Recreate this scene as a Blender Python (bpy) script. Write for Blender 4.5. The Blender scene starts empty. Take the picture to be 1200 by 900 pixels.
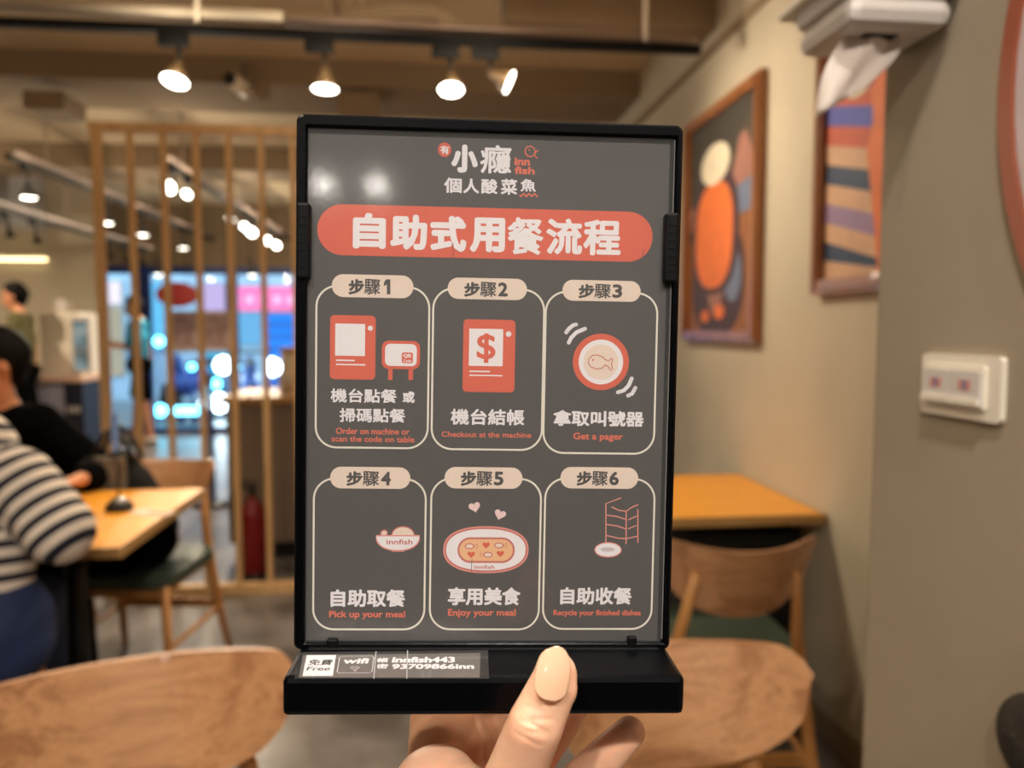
import bpy, bmesh, math, random
import numpy as np
from mathutils import Vector, Matrix, Euler
random.seed(4)
S = bpy.context.scene
COL = S.collection
PI = math.pi
R = math.radians

# ------------------------------------------------------------------ camera
EYE = Vector((0, 0, 1.35)); F = 900.0
cd = bpy.data.cameras.new('camera'); cam = bpy.data.objects.new('camera', cd); COL.objects.link(cam)
cam.location = EYE
cam.rotation_euler = Euler((R(90 - 4.13), 0, R(-6.15)))
cd.sensor_width = 36; cd.lens = 27; cd.clip_start = 0.01; cd.clip_end = 100
cd.dof.use_dof = True; cd.dof.focus_distance = 0.318; cd.dof.aperture_fstop = 7.0
S.camera = cam
MC = cam.rotation_euler.to_matrix()

# ------------------------------------------------------------------ world, view
w = bpy.data.worlds.new('world'); S.world = w; w.use_nodes = True
bg = w.node_tree.nodes['Background']
bg.inputs[0].default_value = (0.50, 0.78, 1.0, 1); bg.inputs[1].default_value = 2.4
S.view_settings.view_transform = 'Standard'; S.view_settings.look = 'None'
S.view_settings.exposure = 0.0; S.view_settings.gamma = 1; S.view_settings.use_curve_mapping = False
S.cycles.use_denoising = True
S.cycles.max_bounces = 8; S.cycles.sample_clamp_indirect = 4.0
LAMP_W = 31.0          # watts of one lit track lamp
WARM = (1.0, 0.82, 0.60)
NEUTRAL = (1.0, 0.93, 0.86)

def ray(px, py):
    return (MC @ Vector(((px - 600) / F, -(py - 450) / F, -1.0)))
def at(px, py, D):            # point at depth D along the viewing axis
    return EYE + ray(px, py) * D
def on(px, py, x=None, y=None, z=None):   # where the line of sight meets a wall / floor plane
    r = ray(px, py)
    if x is not None: k = x / r.x
    elif y is not None: k = y / r.y
    else: k = (z - EYE.z) / r.z
    return EYE + r * k

# ------------------------------------------------------------------ materials
def lin(c):
    return tuple(((v / 255) / 12.92 if v / 255 <= .04045 else ((v / 255 + .055) / 1.055) ** 2.4) for v in c)
def mat(name, rgb, rough=.6, noise=0, scale=8, stretch=None, rgb2=None, bump=0, metal=0, emit=None, estr=0, spec=None, coat=0, sss=0):
    m = bpy.data.materials.new(name); m.use_nodes = True
    nt = m.node_tree; b = nt.nodes['Principled BSDF']
    c = lin(rgb)
    b.inputs['Base Color'].default_value = (*c, 1); b.inputs['Roughness'].default_value = rough
    b.inputs['Metallic'].default_value = metal
    if spec is not None: b.inputs['Specular IOR Level'].default_value = spec
    if coat: b.inputs['Coat Weight'].default_value = coat; b.inputs['Coat Roughness'].default_value = .08
    if sss:
        b.inputs['Subsurface Weight'].default_value = sss
        b.inputs['Subsurface Radius'].default_value = (1, .35, .2); b.inputs['Subsurface Scale'].default_value = .004
    if noise or bump:
        tc = nt.nodes.new('ShaderNodeTexCoord'); mp = nt.nodes.new('ShaderNodeMapping')
        nz = nt.nodes.new('ShaderNodeTexNoise'); nz.inputs['Scale'].default_value = scale; nz.inputs['Detail'].default_value = 6
        if stretch: mp.inputs['Scale'].default_value = stretch
        nt.links.new(tc.outputs['Object'], mp.inputs[0]); nt.links.new(mp.outputs[0], nz.inputs['Vector'])
        if noise:
            mx = nt.nodes.new('ShaderNodeMix'); mx.data_type = 'RGBA'
            c2 = lin(rgb2) if rgb2 else tuple(v * (1 - noise) for v in c)
            mx.inputs[6].default_value = (*c, 1); mx.inputs[7].default_value = (*c2, 1)
            rp = nt.nodes.new('ShaderNodeMapRange'); rp.inputs[1].default_value = .35; rp.inputs[2].default_value = .65
            nt.links.new(nz.outputs[0], rp.inputs[0]); nt.links.new(rp.outputs[0], mx.inputs[0]); nt.links.new(mx.outputs[2], b.inputs['Base Color'])
        if bump:
            bp = nt.nodes.new('ShaderNodeBump'); bp.inputs['Strength'].default_value = bump; bp.inputs['Distance'].default_value = .01
            nt.links.new(nz.outputs[0], bp.inputs['Height']); nt.links.new(bp.outputs[0], b.inputs['Normal'])
    if emit:
        b.inputs['Emission Color'].default_value = (*lin(emit), 1); b.inputs['Emission Strength'].default_value = estr
    return m
def wood(name, c1, c2, rough=.45, scale=6, axis=0, coat=0, along=.7):
    m = bpy.data.materials.new(name); m.use_nodes = True; nt = m.node_tree; b = nt.nodes['Principled BSDF']
    tc = nt.nodes.new('ShaderNodeTexCoord'); mp = nt.nodes.new('ShaderNodeMapping')
    s = [7.0, 7.0, 7.0]; s[axis] = along; mp.inputs['Scale'].default_value = s
    n1 = nt.nodes.new('ShaderNodeTexNoise'); n1.inputs['Scale'].default_value = scale * .35; n1.inputs['Detail'].default_value = 3; n1.inputs['Distortion'].default_value = .6
    wv = nt.nodes.new('ShaderNodeMath'); wv.operation = 'MULTIPLY'; wv.inputs[1].default_value = 22
    sn = nt.nodes.new('ShaderNodeMath'); sn.operation = 'SINE'
    n2 = nt.nodes.new('ShaderNodeTexNoise'); n2.inputs['Scale'].default_value = scale * 6; n2.inputs['Detail'].default_value = 4
    ad = nt.nodes.new('ShaderNodeMath'); ad.operation = 'MULTIPLY_ADD'; ad.inputs[1].default_value = .28; 
    mx = nt.nodes.new('ShaderNodeMix'); mx.data_type = 'RGBA'
    mx.inputs[6].default_value = (*lin(c1), 1); mx.inputs[7].default_value = (*lin(c2), 1)
    L = nt.links.new
    L(tc.outputs['Object'], mp.inputs[0]); L(mp.outputs[0], n1.inputs['Vector']); L(mp.outputs[0], n2.inputs['Vector'])
    L(n1.outputs[0], wv.inputs[0]); L(wv.outputs[0], sn.inputs[0]); L(sn.outputs[0], ad.inputs[0]); L(n2.outputs[0], ad.inputs[2])
    L(ad.outputs[0], mx.inputs[0]); L(mx.outputs[2], b.inputs['Base Color']); b.inputs['Roughness'].default_value = rough
    if coat: b.inputs['Coat Weight'].default_value = coat
    return m
def emis(name, rgb, s):
    m = bpy.data.materials.new(name); m.use_nodes = True; nt = m.node_tree
    for n in list(nt.nodes): nt.nodes.remove(n)
    e = nt.nodes.new('ShaderNodeEmission'); o = nt.nodes.new('ShaderNodeOutputMaterial')
    e.inputs[0].default_value = (*lin(rgb), 1); e.inputs[1].default_value = s; nt.links.new(e.outputs[0], o.inputs[0]); return m
def pane(name, tint=(255, 255, 255), rough=.03, ior=1.49, hazy=0):
    m = bpy.data.materials.new(name); m.use_nodes = True; nt = m.node_tree
    for n in list(nt.nodes): nt.nodes.remove(n)
    o = nt.nodes.new('ShaderNodeOutputMaterial'); t = nt.nodes.new('ShaderNodeBsdfTransparent'); g = nt.nodes.new('ShaderNodeBsdfGlossy')
    t.inputs[0].default_value = (*lin(tint), 1); g.inputs['Roughness'].default_value = rough
    f = nt.nodes.new('ShaderNodeFresnel'); f.inputs[0].default_value = ior; mx = nt.nodes.new('ShaderNodeMixShader')
    ge = nt.nodes.new('ShaderNodeNewGeometry'); fr_ = nt.nodes.new('ShaderNodeMath'); fr_.operation = 'SUBTRACT'; fr_.inputs[0].default_value = 1; fm = nt.nodes.new('ShaderNodeMath'); fm.operation = 'MULTIPLY'
    L = nt.links.new; L(ge.outputs['Backfacing'], fr_.inputs[1]); L(fr_.outputs[0], fm.inputs[0]); L(f.outputs[0], fm.inputs[1])
    L(fm.outputs[0], mx.inputs[0]); L(t.outputs[0], mx.inputs[1]); L(g.outputs[0], mx.inputs[2])
    if hazy:
        d = nt.nodes.new('ShaderNodeBsdfDiffuse'); d.inputs[0].default_value = (.7, .7, .7, 1); m2 = nt.nodes.new('ShaderNodeMixShader')
        m2.inputs[0].default_value = hazy; L(mx.outputs[0], m2.inputs[1]); L(d.outputs[0], m2.inputs[2]); L(m2.outputs[0], o.inputs[0])
    else: L(mx.outputs[0], o.inputs[0])
    return m

M = dict(
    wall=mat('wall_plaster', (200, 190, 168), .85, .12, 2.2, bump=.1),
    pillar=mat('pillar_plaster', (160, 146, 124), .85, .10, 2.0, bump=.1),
    ceil=mat('ceiling_paint', (212, 192, 160), .9, .15, 1.2, bump=.1),
    beam=mat('beam_concrete', (150, 130, 104), .9, .15, 1.5),
    floor=mat('floor_concrete', (134, 127, 122), .28, .4, 2.6, rgb2=(82, 77, 73), bump=.05),
    grey=mat('grey_paint', (170, 168, 170), .8, .08, 2),
    oak=wood('oak_slat', (226, 186, 132), (204, 162, 108), .5, axis=2),
    ply=wood('oak_veneer', (206, 154, 108), (146, 96, 60), .36, scale=5.5, axis=0, coat=.2, along=.45),
    leg=wood('oak_leg', (196, 140, 78), (172, 114, 58), .5, axis=2),
    yellow=wood('yellow_laminate', (246, 172, 58), (232, 156, 50), .35, scale=3, axis=0),
    edge=wood('table_edge_oak', (190, 150, 92), (166, 126, 74), .5, axis=0),
    green=mat('green_vinyl', (58, 72, 60), .5),
    black=mat('black_metal', (10, 9, 9), .45),
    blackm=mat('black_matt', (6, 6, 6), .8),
    track=mat('track_black', (6, 6, 6), .6, spec=.2),
    conduit=mat('conduit_beige', (216, 204, 184), .5),
    conduitg=mat('conduit_grey', (160, 140, 128), .5),
    lens=emis('lamp_lens', (255, 246, 228), 14),
    lensw=emis('lamp_lens_warm', (255, 236, 190), 7),
    gold=mat('clear_neck', (70, 56, 38), .2, metal=.3),
    red=mat('extinguisher_red', (120, 14, 16), .35),
    white=mat('white_plastic', (206, 198, 190), .4),
    cream=mat('cream_plastic', (232, 222, 204), .4),
    paper=mat('tissue_paper', (226, 212, 200), .8, bump=.1),
    steel=mat('steel', (150, 148, 145), .3, metal=.9),
    frame=wood('picture_frame', (168, 108, 58), (132, 78, 38), .4, axis=2, coat=.3),
    terracotta=mat('terracotta_ring', (150, 78, 52), .5),
    hair=mat('black_hair', (9, 7, 6), .7, bump=.3, spec=.15),
    skin=mat('skin', (214, 150, 112), .5, sss=.15),
    jeans=mat('blue_denim', (28, 48, 92), .8, .35, 9),
    knit=mat('black_knit', (5, 5, 6), 1, spec=.05),
    olive=mat('olive_cotton', (92, 88, 52), .9),
    teal=mat('teal_cotton', (28, 128, 160), .9),
    dark=mat('dark_cloth', (6, 6, 7), 1, spec=.05),
    glass=pane('window_glass', (245, 250, 252), .02, 1.45),
)

# ------------------------------------------------------------------ mesh helpers
def link(name, me, m=None, parent=None, smooth=False):
    if isinstance(m, (list, tuple)):
        for k in m: me.materials.append(k)
    elif m: me.materials.append(m)
    if smooth: me.shade_smooth()
    o = bpy.data.objects.new(name, me); COL.objects.link(o)
    if parent is not None: o.parent = parent
    return o
def fromdata(name, v, f, m=None, parent=None, smooth=False):
    me = bpy.data.meshes.new(name); me.from_pydata([tuple(p) for p in v], [], f); me.update()
    return link(name, me, m, parent, smooth)
def bmobj(name, bm, m=None, parent=None, smooth=False):
    bmesh.ops.recalc_face_normals(bm, faces=bm.faces[:])
    me = bpy.data.meshes.new(name); bm.to_mesh(me); bm.free(); me.update()
    o = link(name, me, m, parent, smooth)
    return o
def tag(o, label, cat, group=None):
    o['label'] = label; o['category'] = cat
    if group: o['group'] = group
    return o
def thing(name, label, cat, loc=(0, 0, 0), rz=0, group=None):
    o = bpy.data.objects.new(name, None); COL.objects.link(o); o.location = loc; o.rotation_euler = (0, 0, rz)
    o.empty_display_size = .05
    return tag(o, label, cat, group)
def struct(o): o['kind'] = 'structure'; return o
def add_box(bm, c, s, bev=0, rot=None, seg=2):
    g = bmesh.ops.create_cube(bm, size=1)
    vs = g['verts']
    for v in vs: v.co = Vector((v.co.x * s[0], v.co.y * s[1], v.co.z * s[2]))
    if bev:
        es = list({e for v in vs for e in v.link_edges})
        r = bmesh.ops.bevel(bm, geom=es, offset=bev, segments=seg, profile=.5, affect='EDGES')
        vs = list({v for f in r['faces'] for v in f.verts} | {v for v in vs if v.is_valid})
    mt = Matrix.Translation(c) @ (rot.to_4x4() if rot is not None else Matrix())
    seen = set(); st = [v for v in vs if v.is_valid]
    while st:
        v = st.pop()
        if v in seen: continue
        seen.add(v)
        for e in v.link_edges: st.append(e.other_vert(v))
    for v in seen: v.co = mt @ v.co
    return bm
def box(name, c, s, m, parent=None, bev=0, rot=None):
    bm = bmesh.new(); add_box(bm, Vector(c), s, bev, rot); return bmobj(name, bm, m, parent)
def box2(name, a, b, m, parent=None, bev=0):
    a, b = Vector(a), Vector(b)
    return box(name, (a + b) / 2, [abs(b[i] - a[i]) for i in range(3)], m, parent, bev)
def add_tube(bm, pts, rad, n=10, cap=True):
    pts = [Vector(p) for p in pts]; rs = rad if isinstance(rad, (list, tuple)) else [rad] * len(pts)
    rings = []; up = None
    for i, p in enumerate(pts):
        d = (pts[min(i + 1, len(pts) - 1)] - pts[max(i - 1, 0)]).normalized()
        if up is None: up = Vector((0, 0, 1)) if abs(d.z) < .9 else Vector((1, 0, 0))
        a = d.cross(up).normalized(); b = a.cross(d).normalized(); up = b
        rings.append([bm.verts.new(p + (a * math.cos(2 * PI * k / n) + b * math.sin(2 * PI * k / n)) * rs[i]) for k in range(n)])
    for i in range(len(rings) - 1):
        for k in range(n):
            bm.faces.new((rings[i][k], rings[i][(k + 1) % n], rings[i + 1][(k + 1) % n], rings[i + 1][k]))
    if cap: bm.faces.new(rings[0]); bm.faces.new(rings[-1])
    return bm
def tube(name, pts, rad, m, parent=None, n=10):
    bm = bmesh.new(); add_tube(bm, pts, rad, n); return bmobj(name, bm, m, parent, True)
def add_lathe(bm, prof, n=20, mt=None):     # profile [(r,z)...] about z
    mt = mt or Matrix(); rings = []
    for r, z in prof:
        if r < 1e-6: rings.append([bm.verts.new(mt @ Vector((0, 0, z)))])
        else: rings.append([bm.verts.new(mt @ Vector((r * math.cos(2 * PI * k / n), r * math.sin(2 * PI * k / n), z))) for k in range(n)])
    for a, b in zip(rings, rings[1:]):
        for k in range(n):
            A = a if len(a) == 1 else [a[k], a[(k + 1) % n]]; B = b if len(b) == 1 else [b[(k + 1) % n], b[k]]
            if len(A) + len(B) > 2: bm.faces.new(A + B)
    return bm
def lathe(name, prof, m, parent=None, n=20, mt=None, smooth=True):
    bm = bmesh.new(); add_lathe(bm, prof, n, mt); return bmobj(name, bm, m, parent, smooth)
def prism(name, poly, h0, h1, m, parent=None, mt=None, smooth=False):   # outline in xy, extruded z
    mt = mt or Matrix(); n = len(poly)
    v = [mt @ Vector((x, y, h0)) for x, y in poly] + [mt @ Vector((x, y, h1)) for x, y in poly]
    f = [tuple(range(n))[::-1], tuple(range(n, 2 * n))] + [(i, (i + 1) % n, n + (i + 1) % n, n + i) for i in range(n)]
    bm = bmesh.new(); me = bpy.data.meshes.new(name); me.from_pydata([tuple(p) for p in v], [], f); bm.from_mesh(me); bpy.data.meshes.remove(me)
    return bmobj(name, bm, m, parent, smooth)
def copy_tree(o, parent=None):
    c = o.copy(); COL.objects.link(c)
    if parent is not None: c.parent = parent
    for ch in list(o.children): copy_tree(ch, c)
    return c
def rounded(x0, y0, x1, y1, r, n=8):
    out = []
    for cx, cy, a in ((x1 - r, y1 - r, 0), (x0 + r, y1 - r, 90), (x0 + r, y0 + r, 180), (x1 - r, y0 + r, 270)):
        for k in range(n + 1):
            t = R(a + 90 * k / n); out.append((cx + r * math.cos(t), cy + r * math.sin(t)))
    return out
def evalmesh(o, name):
    dg = bpy.context.evaluated_depsgraph_get()
    me = bpy.data.meshes.new_from_object(o.evaluated_get(dg)); me.name = name; return me
def organic(name, caps, voxel, m, parent=None, smooth=6, loops=8, inv=None):
    """One continuous surface from tapered limbs: caps = [(p, q, rp, rq)] ; limbs are merged and smoothed."""
    bm = bmesh.new()
    for c in caps:
        p, q, rp, rq = Vector(c[0]), Vector(c[1]), c[2], c[3]; fl = c[4] if len(c) > 4 else None
        L = (q - p).length
        prof = []
        for k in range(loops + 1):
            a = -PI / 2 + PI / 2 * k / loops; prof.append((rp * math.cos(a), rp * math.sin(a)))
        for k in range(loops + 1):
            a = PI / 2 * k / loops; prof.append((rq * math.cos(a), L + rq * math.sin(a)))
        z = (q - p).normalized() if L > 1e-6 else Vector((0, 0, 1))
        if fl is not None:   # flattened: (direction, factor)
            y = (Vector(fl[0]) - z * Vector(fl[0]).dot(z)).normalized(); x = y.cross(z)
            mt = Matrix.Translation(p) @ Matrix((x, y * fl[1], z)).transposed().to_4x4()
        else: mt = Matrix.Translation(p) @ z.to_track_quat('Z', 'Y').to_matrix().to_4x4()
        prof[0] = (0, prof[0][1]); prof[-1] = (0, prof[-1][1])
        add_lathe(bm, prof, 20, mt)
    bmesh.ops.recalc_face_normals(bm, faces=bm.faces[:])
    me = bpy.data.meshes.new('raw'); bm.to_mesh(me); bm.free()
    o = bpy.data.objects.new('raw', me); COL.objects.link(o)
    r = o.modifiers.new('r', 'REMESH'); r.mode = 'VOXEL'; r.voxel_size = voxel
    s = o.modifiers.new('s', 'SMOOTH'); s.iterations = smooth; s.factor = .6
    out = evalmesh(o, name); bpy.data.objects.remove(o); bpy.data.meshes.remove(me)
    if inv is not None: out.transform(inv)
    out.materials.clear()
    return link(name, out, m, parent, True)
def reparent(o, p):      # keep world placement when hung under an Empty at p.location (no rotation)
    o.parent = p; o.data.transform(Matrix.Translation(-Vector(p.location)))
    return o

# ================================================================== SETTING
XW = 1.30; XP = 0.62; CZ = 2.92; YF = 10.3; XL = -6.2; YB = -7.5
struct(box2('floor', (XL - .2, YB - .2, -.1), (XW + .2, 16.5, 0), M['floor']))
struct(box2('ceiling', (XL - .2, YB - .2, CZ), (XW + .2, YF + .2, CZ + .1), M['ceil']))
struct(box2('wall_right', (XW, YB, 0), (XW + .15, YF + .2, CZ), M['wall']))
struct(box2('wall_left', (XL - .15, YB, 0), (XL, YF + .2, CZ), M['wall']))
struct(box2('wall_back', (XL, YB - .15, 0), (XW, YB, CZ), M['wall']))
pe = on(1025, 385, x=XP).y
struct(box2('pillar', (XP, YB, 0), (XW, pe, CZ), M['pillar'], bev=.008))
e = on(118, 385, y=8.6).x
struct(box2('wall_partition', (XL, 8.6, 0), (e, 8.75, CZ), M['wall']))
struct(box2('wall_soffit', (XL, 7.9, 2.35), (e - .5, 8.6, CZ), M['grey']))
# wall above and beside the shopfront
sfx0 = on(119, 385, y=YF).x; sfx1 = -.35; sfz = on(230, 312, y=YF).z
struct(box2('wall_front', (XL, YF, sfz), (XW, YF + .15, CZ), M['beam']))
struct(box2('wall_front', (sfx1, YF, 0), (XW, YF + .15, sfz), M['wall']))
struct(box2('wall_front', (XL, YF, 0), (sfx0, YF + .15, sfz), M['wall']))
# ceiling beams
struct(box2('trim_beam', (XL, 4.72, 2.77), (XW, 5.35, CZ), M['beam']))
struct(box2('trim_beam', (XL, 7.0, 2.72), (XW, 7.5, CZ), M['beam']))
struct(box2('trim_beam', (.35, 3.45, 2.70), (XW, 3.7, CZ), M['beam']))
struct(box2('trim_wall', (XW - .018, pe, 2.60), (XW, YF, 2.635), M['beam']))
struct(box2('baseboard_right', (XW - .012, pe, 0), (XW, YF, .08), M['beam']))
# square ceiling patch plates, the boxed services seen at the upper left
struct(box2('trim_duct', on(25, 105, y=4.70), on(75, 128, y=4.70) + Vector((0, .3, 0)), M['beam'], bev=.01))
struct(box2('trim_duct', on(395, 105, y=4.70), on(445, 132, y=4.70) + Vector((0, .3, 0)), M['beam'], bev=.01))
# warm cove strip under the soffit (a lit LED strip)
a = on(-40, 304, y=8.55); b = on(54, 309, y=8.55)
cv = thing('cove_light', 'warm LED strip glowing under the soffit above the service counter', 'light', (a + b) / 2)
reparent(box2('diffuser', a, b + Vector((0, .03, .05)), emis('cove', (255, 226, 170), 7.0)), cv)
reparent(box2('housing', a + Vector((0, .03, -.01)), b + Vector((0, .049, .09)), M['white']), cv)

# shopfront windows: frames and glass
fx = [sfx0, on(157, 0, y=YF).x, on(262, 0, y=YF).x, sfx1]
bluefr = mat('blue_aluminium', (40, 62, 130), .4)
for i in range(3):
    o = thing('window_%d' % (i + 1), 'x', 'x', (fx[i], YF + .05, 0)); del o['label']; del o['category']; struct(o)
    W = fx[i + 1] - fx[i]
    box2('stile', (0, -.03, 0), (.07, .03, sfz), bluefr, o); box2('stile', (W - .07, -.03, 0), (W, .03, sfz), bluefr, o)
    box2('rail', (.07, -.03, sfz - .1), (W - .07, .03, sfz), bluefr, o); box2('rail', (.07, -.03, 0), (W - .07, .03, .07), bluefr, o)
    box2('window_pane', (.07, -.004, .07), (W - .07, .004, sfz - .1), M['glass'], o)

# poster plane of the sign, measured from the photograph (right, up directions and lower-left corner)
a_ = Vector((.99880964, -.01551747, -.04624411)).normalized()
b_ = Vector((.01345487, .9989507, .04377735)); b_ = (b_ - a_ * b_.dot(a_)).normalized()
n_ = a_.cross(b_)
T_ = Vector((-.0862156, -.10714861, -.31931705))
SU, SV, SN = MC @ a_, MC @ b_, MC @ n_
SO = EYE + MC @ T_
SM = Matrix((SU, SV, SN)).transposed().to_4x4(); SM.translation = SO
REFL = []
for px, py in ((378, 216), (441, 217)):
    r = ray(px, py); k = (SO - EYE).dot(SN) / r.dot(SN); p = EYE + r * k; d = (r - SN * 2 * r.dot(SN)).normalized(); REFL.append(p + d * ((2.62 - p.z) / d.z))
# ================================================================== TRACK LIGHTS
TY, TZ = 3.13, 2.50
tr = thing('lighting_track', 'long black lighting track crossing the room above the sign', 'track', (on(-60, 40, y=TY).x, TY, TZ))
x0 = tr.location.x; x1 = on(820, 62, y=TY).x
box2('rail', (0, -.02, -.03), (x1 - x0, .02, 0), M['track'], tr)
for px in (231, 757):
    hx = on(px, 10, y=TY).x - x0; tube('hanger', [(hx, 0, 0), (hx, 0, CZ - TZ)], .010, M['conduit'], tr)
cg = tag(tube('conduit_pipe', [(x0, TY + .03, 2.565), (on(330, 0, y=TY).x, TY + .03, 2.553)], .028, M['conduit'], n=14), 'pale conduit pipe running on top of the near black track', 'pipe')
tag(tube('conduit_pipe', [(on(330, 0, y=TY).x, TY + .03, 2.545), (x1, TY + .03, 2.525)], .02, M['conduitg'], n=14), 'brownish grey conduit pipe on the right half of the near track', 'pipe')
for k, (dz, lab) in enumerate(((.0, 'lowest of the pale cables bending down behind the near track'), (.018, 'middle pale cable bending down behind the near track'), (.036, 'topmost pale cable bending down behind the near track'))):
    pts = [on(px, py, y=TY + .10 + k * .02) + Vector((0, 0, dz)) for px, py in ((300, 34), (360, 30), (420, 24), (470, 20), (505, 21), (528, 30), (540, 44))]
    tag(tube('cable', pts, .010, M['conduit']), lab, 'cable', 'pale cables above the track')
for k, px in enumerate((385, 397, 411, 425)):
    tag(tube('drop_cable', [on(px, 22, y=TY + .12), on(px - 3, 0, y=TY + .14), on(px - 8, 0, y=TY + .16) + Vector((0, 0, .3))], .009, M['conduitg'] if k == 1 else M['conduit']),
        ('leftmost', 'second from left', 'third from left', 'rightmost')[k] + ' cable rising to the ceiling above the near track', 'cable', 'cables rising to the ceiling')

def lamp(base, aim, r, label, group, lit=True, stem=.07, adapter=(.11, .035, .05), warm=False, power=1.0, name='track_spotlight', col=None):
    """adapter box under the rail at base, swivel head whose lens faces aim"""
    t = thing(name, label, 'lamp', base, 0, group)
    box('adapter', (0, 0, -adapter[2] / 2), adapter, M['track'], t, .004)
    aim = Vector(aim).normalized()
    hub = Vector((.02, 0, -adapter[2] - stem))
    tube('yoke', [(.02, 0, -adapter[2]), hub + Vector((0, 0, .0))], .008, M['track'], t)
    q = aim.to_track_quat('Z', 'Y').to_matrix().to_4x4(); mt = Matrix.Translation(hub) @ q
    L = r * 1.7
    lathe('housing', [(0, -.01), (r * .32, -.008), (r * .45, L * .35), (r * .98, L * .85), (r * 1.05, L * .9), (r * 1.05, L), (r * .93, L), (r * .93, L * .93), (0, L * .92)], M['track'] if adapter[0] < .1 or not lit else M['gold'], t, 20, mt)
    if lit:
        lathe('lens', [(0, L * 1.04), (r * .5, L * 1.02), (r * .92, L * .975)], M['lensw'] if warm else M['lens'], t, 20, mt)
        ld = bpy.data.lights.new('spot_beam', 'SPOT'); ld.energy = LAMP_W * power; ld.color = col or WARM; ld.spot_size = R(115); ld.spot_blend = .8; ld.shadow_soft_size = .045
        lo = bpy.data.objects.new('spot_beam', ld); COL.objects.link(lo); lo.parent = t
        lo.location = hub + aim * (L * 1.12); lo.rotation_euler = (-aim).to_track_quat('Z', 'Y').to_euler()
        if True:      # light leaking from the clear neck of the reflector bulb
            l2 = bpy.data.lights.new('neck_glow', 'POINT'); l2.energy = LAMP_W * power * .085; l2.color = ld.color; l2.shadow_soft_size = .03
            o2 = bpy.data.objects.new('neck_glow', l2); COL.objects.link(o2); o2.parent = t; o2.location = hub + Vector((.04, -.14, -.02))
    return t
names4 = ['leftmost lit spotlight on the near black track, tilted left', 'second lit spotlight from the left on the near black track', 'lit spotlight on the near track above the middle of the sign', 'narrow spotlight turned to the right wall, rightmost on the near track']
for (px, lx, aim, r, lab) in ((203, 0, (-.12, -.35, -1), .052, names4[0]), (374, 0, (0, -.1, -1), .052, names4[1]), (522, 0, (0, -.35, -1), .05, names4[2]), (569, 0, (.9, -.15, -.45), .05, names4[3])):
    lamp((on(px, 50, y=TY).x, TY, TZ - .03), aim, r, lab, 'spotlights on the near track', stem=.055, power=1.6)

def rail(X, z, Y0, Y1, label, blue=False):
    t = thing('lighting_track', label, 'track', (X, Y0, z))
    box2('rail', (-.02, 0, -.03), (.02, Y1 - Y0, 0), bluefr if blue else M['track'], t)
    box2('conduit', (.03, 0, .005), (.055, Y1 - Y0, .03), M['conduitg'], t)
    for k in (.1, .5, .9): tube('hanger', [(0, (Y1 - Y0) * k, 0), (0, (Y1 - Y0) * k, CZ - z)], .006, M['conduitg'], t)
def ratioY(px, X): r = ray(px, 300); return X * r.y / r.x
XB = on(18, 184, z=2.5).x; XC = on(197, 190, z=2.5).x; XD = on(0, 243, z=2.25).x
rail(XB, 2.5, ratioY(14, XB), ratioY(262, XB), 'middle black ceiling track running back towards the shopfront')
rail(XC, 2.5, ratioY(192, XC), ratioY(338, XC), 'right black ceiling track seen through the slats')
rail(XD, 2.25, 5.2, ratioY(175, XD), 'lowest grey and black track at the far left')
G2, G3, G4 = 'lamps on the middle track', 'lamps on the right track behind the slats', 'unlit heads on the left track'
for px, lab in ((33, 'lit downlight on the middle track left of the slat screen'), (124, 'lit downlight between the first and second slats'), (166, 'lit downlight just right of the second slat'), (213, 'lit downlight low between the third and fourth slats'), (257, 'farthest lit downlight on the middle track, before the fifth slat')):
    lamp((XB, ratioY(px, XB), 2.47), (0, 0, -1), .055, lab, G2, adapter=(.05, .05, .04), stem=.09, power=2.0)
for px, r, lab in ((203, .062, 'largest tilted lamp on the track behind the slats'), (222, .04, 'small lamp just right of the largest tilted one behind the slats'), (272, .045, 'lamp just right of the fifth slat on the far track'), (288, .045, 'lamp touching its brighter neighbour between fifth and sixth slats'), (297, .06, 'bright lamp just left of the sixth slat'), (314, .058, 'lamp just right of the sixth slat'), (325, .055, 'farthest lamp on the right track nearest the sign')):
    lamp((XC, ratioY(px, XC), 2.47), (-.25, -1.0, -.75), r * .9, lab, G3, adapter=(.05, .05, .04), stem=.05, power=2.0)
XE = -2.3
for px, py, lab in ((183, 317, 'low lit downlight near the shopfront left of the third slat'), (293, 318, 'low lit downlight near the shopfront right of the fifth slat')):
    p = on(px, py - 14, y=9.4)
    t = lamp(p, (0, 0, -1), .06, lab, 'pendant downlights by the shopfront', adapter=(.05, .05, .04), stem=.05, name='pendant_downlight', power=1.5)
    tube('cable', [(0, 0, 0), (0, 0, CZ - p.z)], .004, M['track'], t)
for px, lab in ((8, 'leftmost unlit black spotlight head at the left edge'), (40, 'second unlit black spotlight head from the left edge'), (125, 'unlit black spotlight head just right of the first slat'), (145, 'unlit black head just left of the second slat'), (163, 'unlit black head just right of the second slat')):
    lamp((XD, ratioY(px, XD), 2.22), (.3, -.1, -1), .035, lab, G4, lit=False, adapter=(.05, .05, .04), stem=.08)
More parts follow.
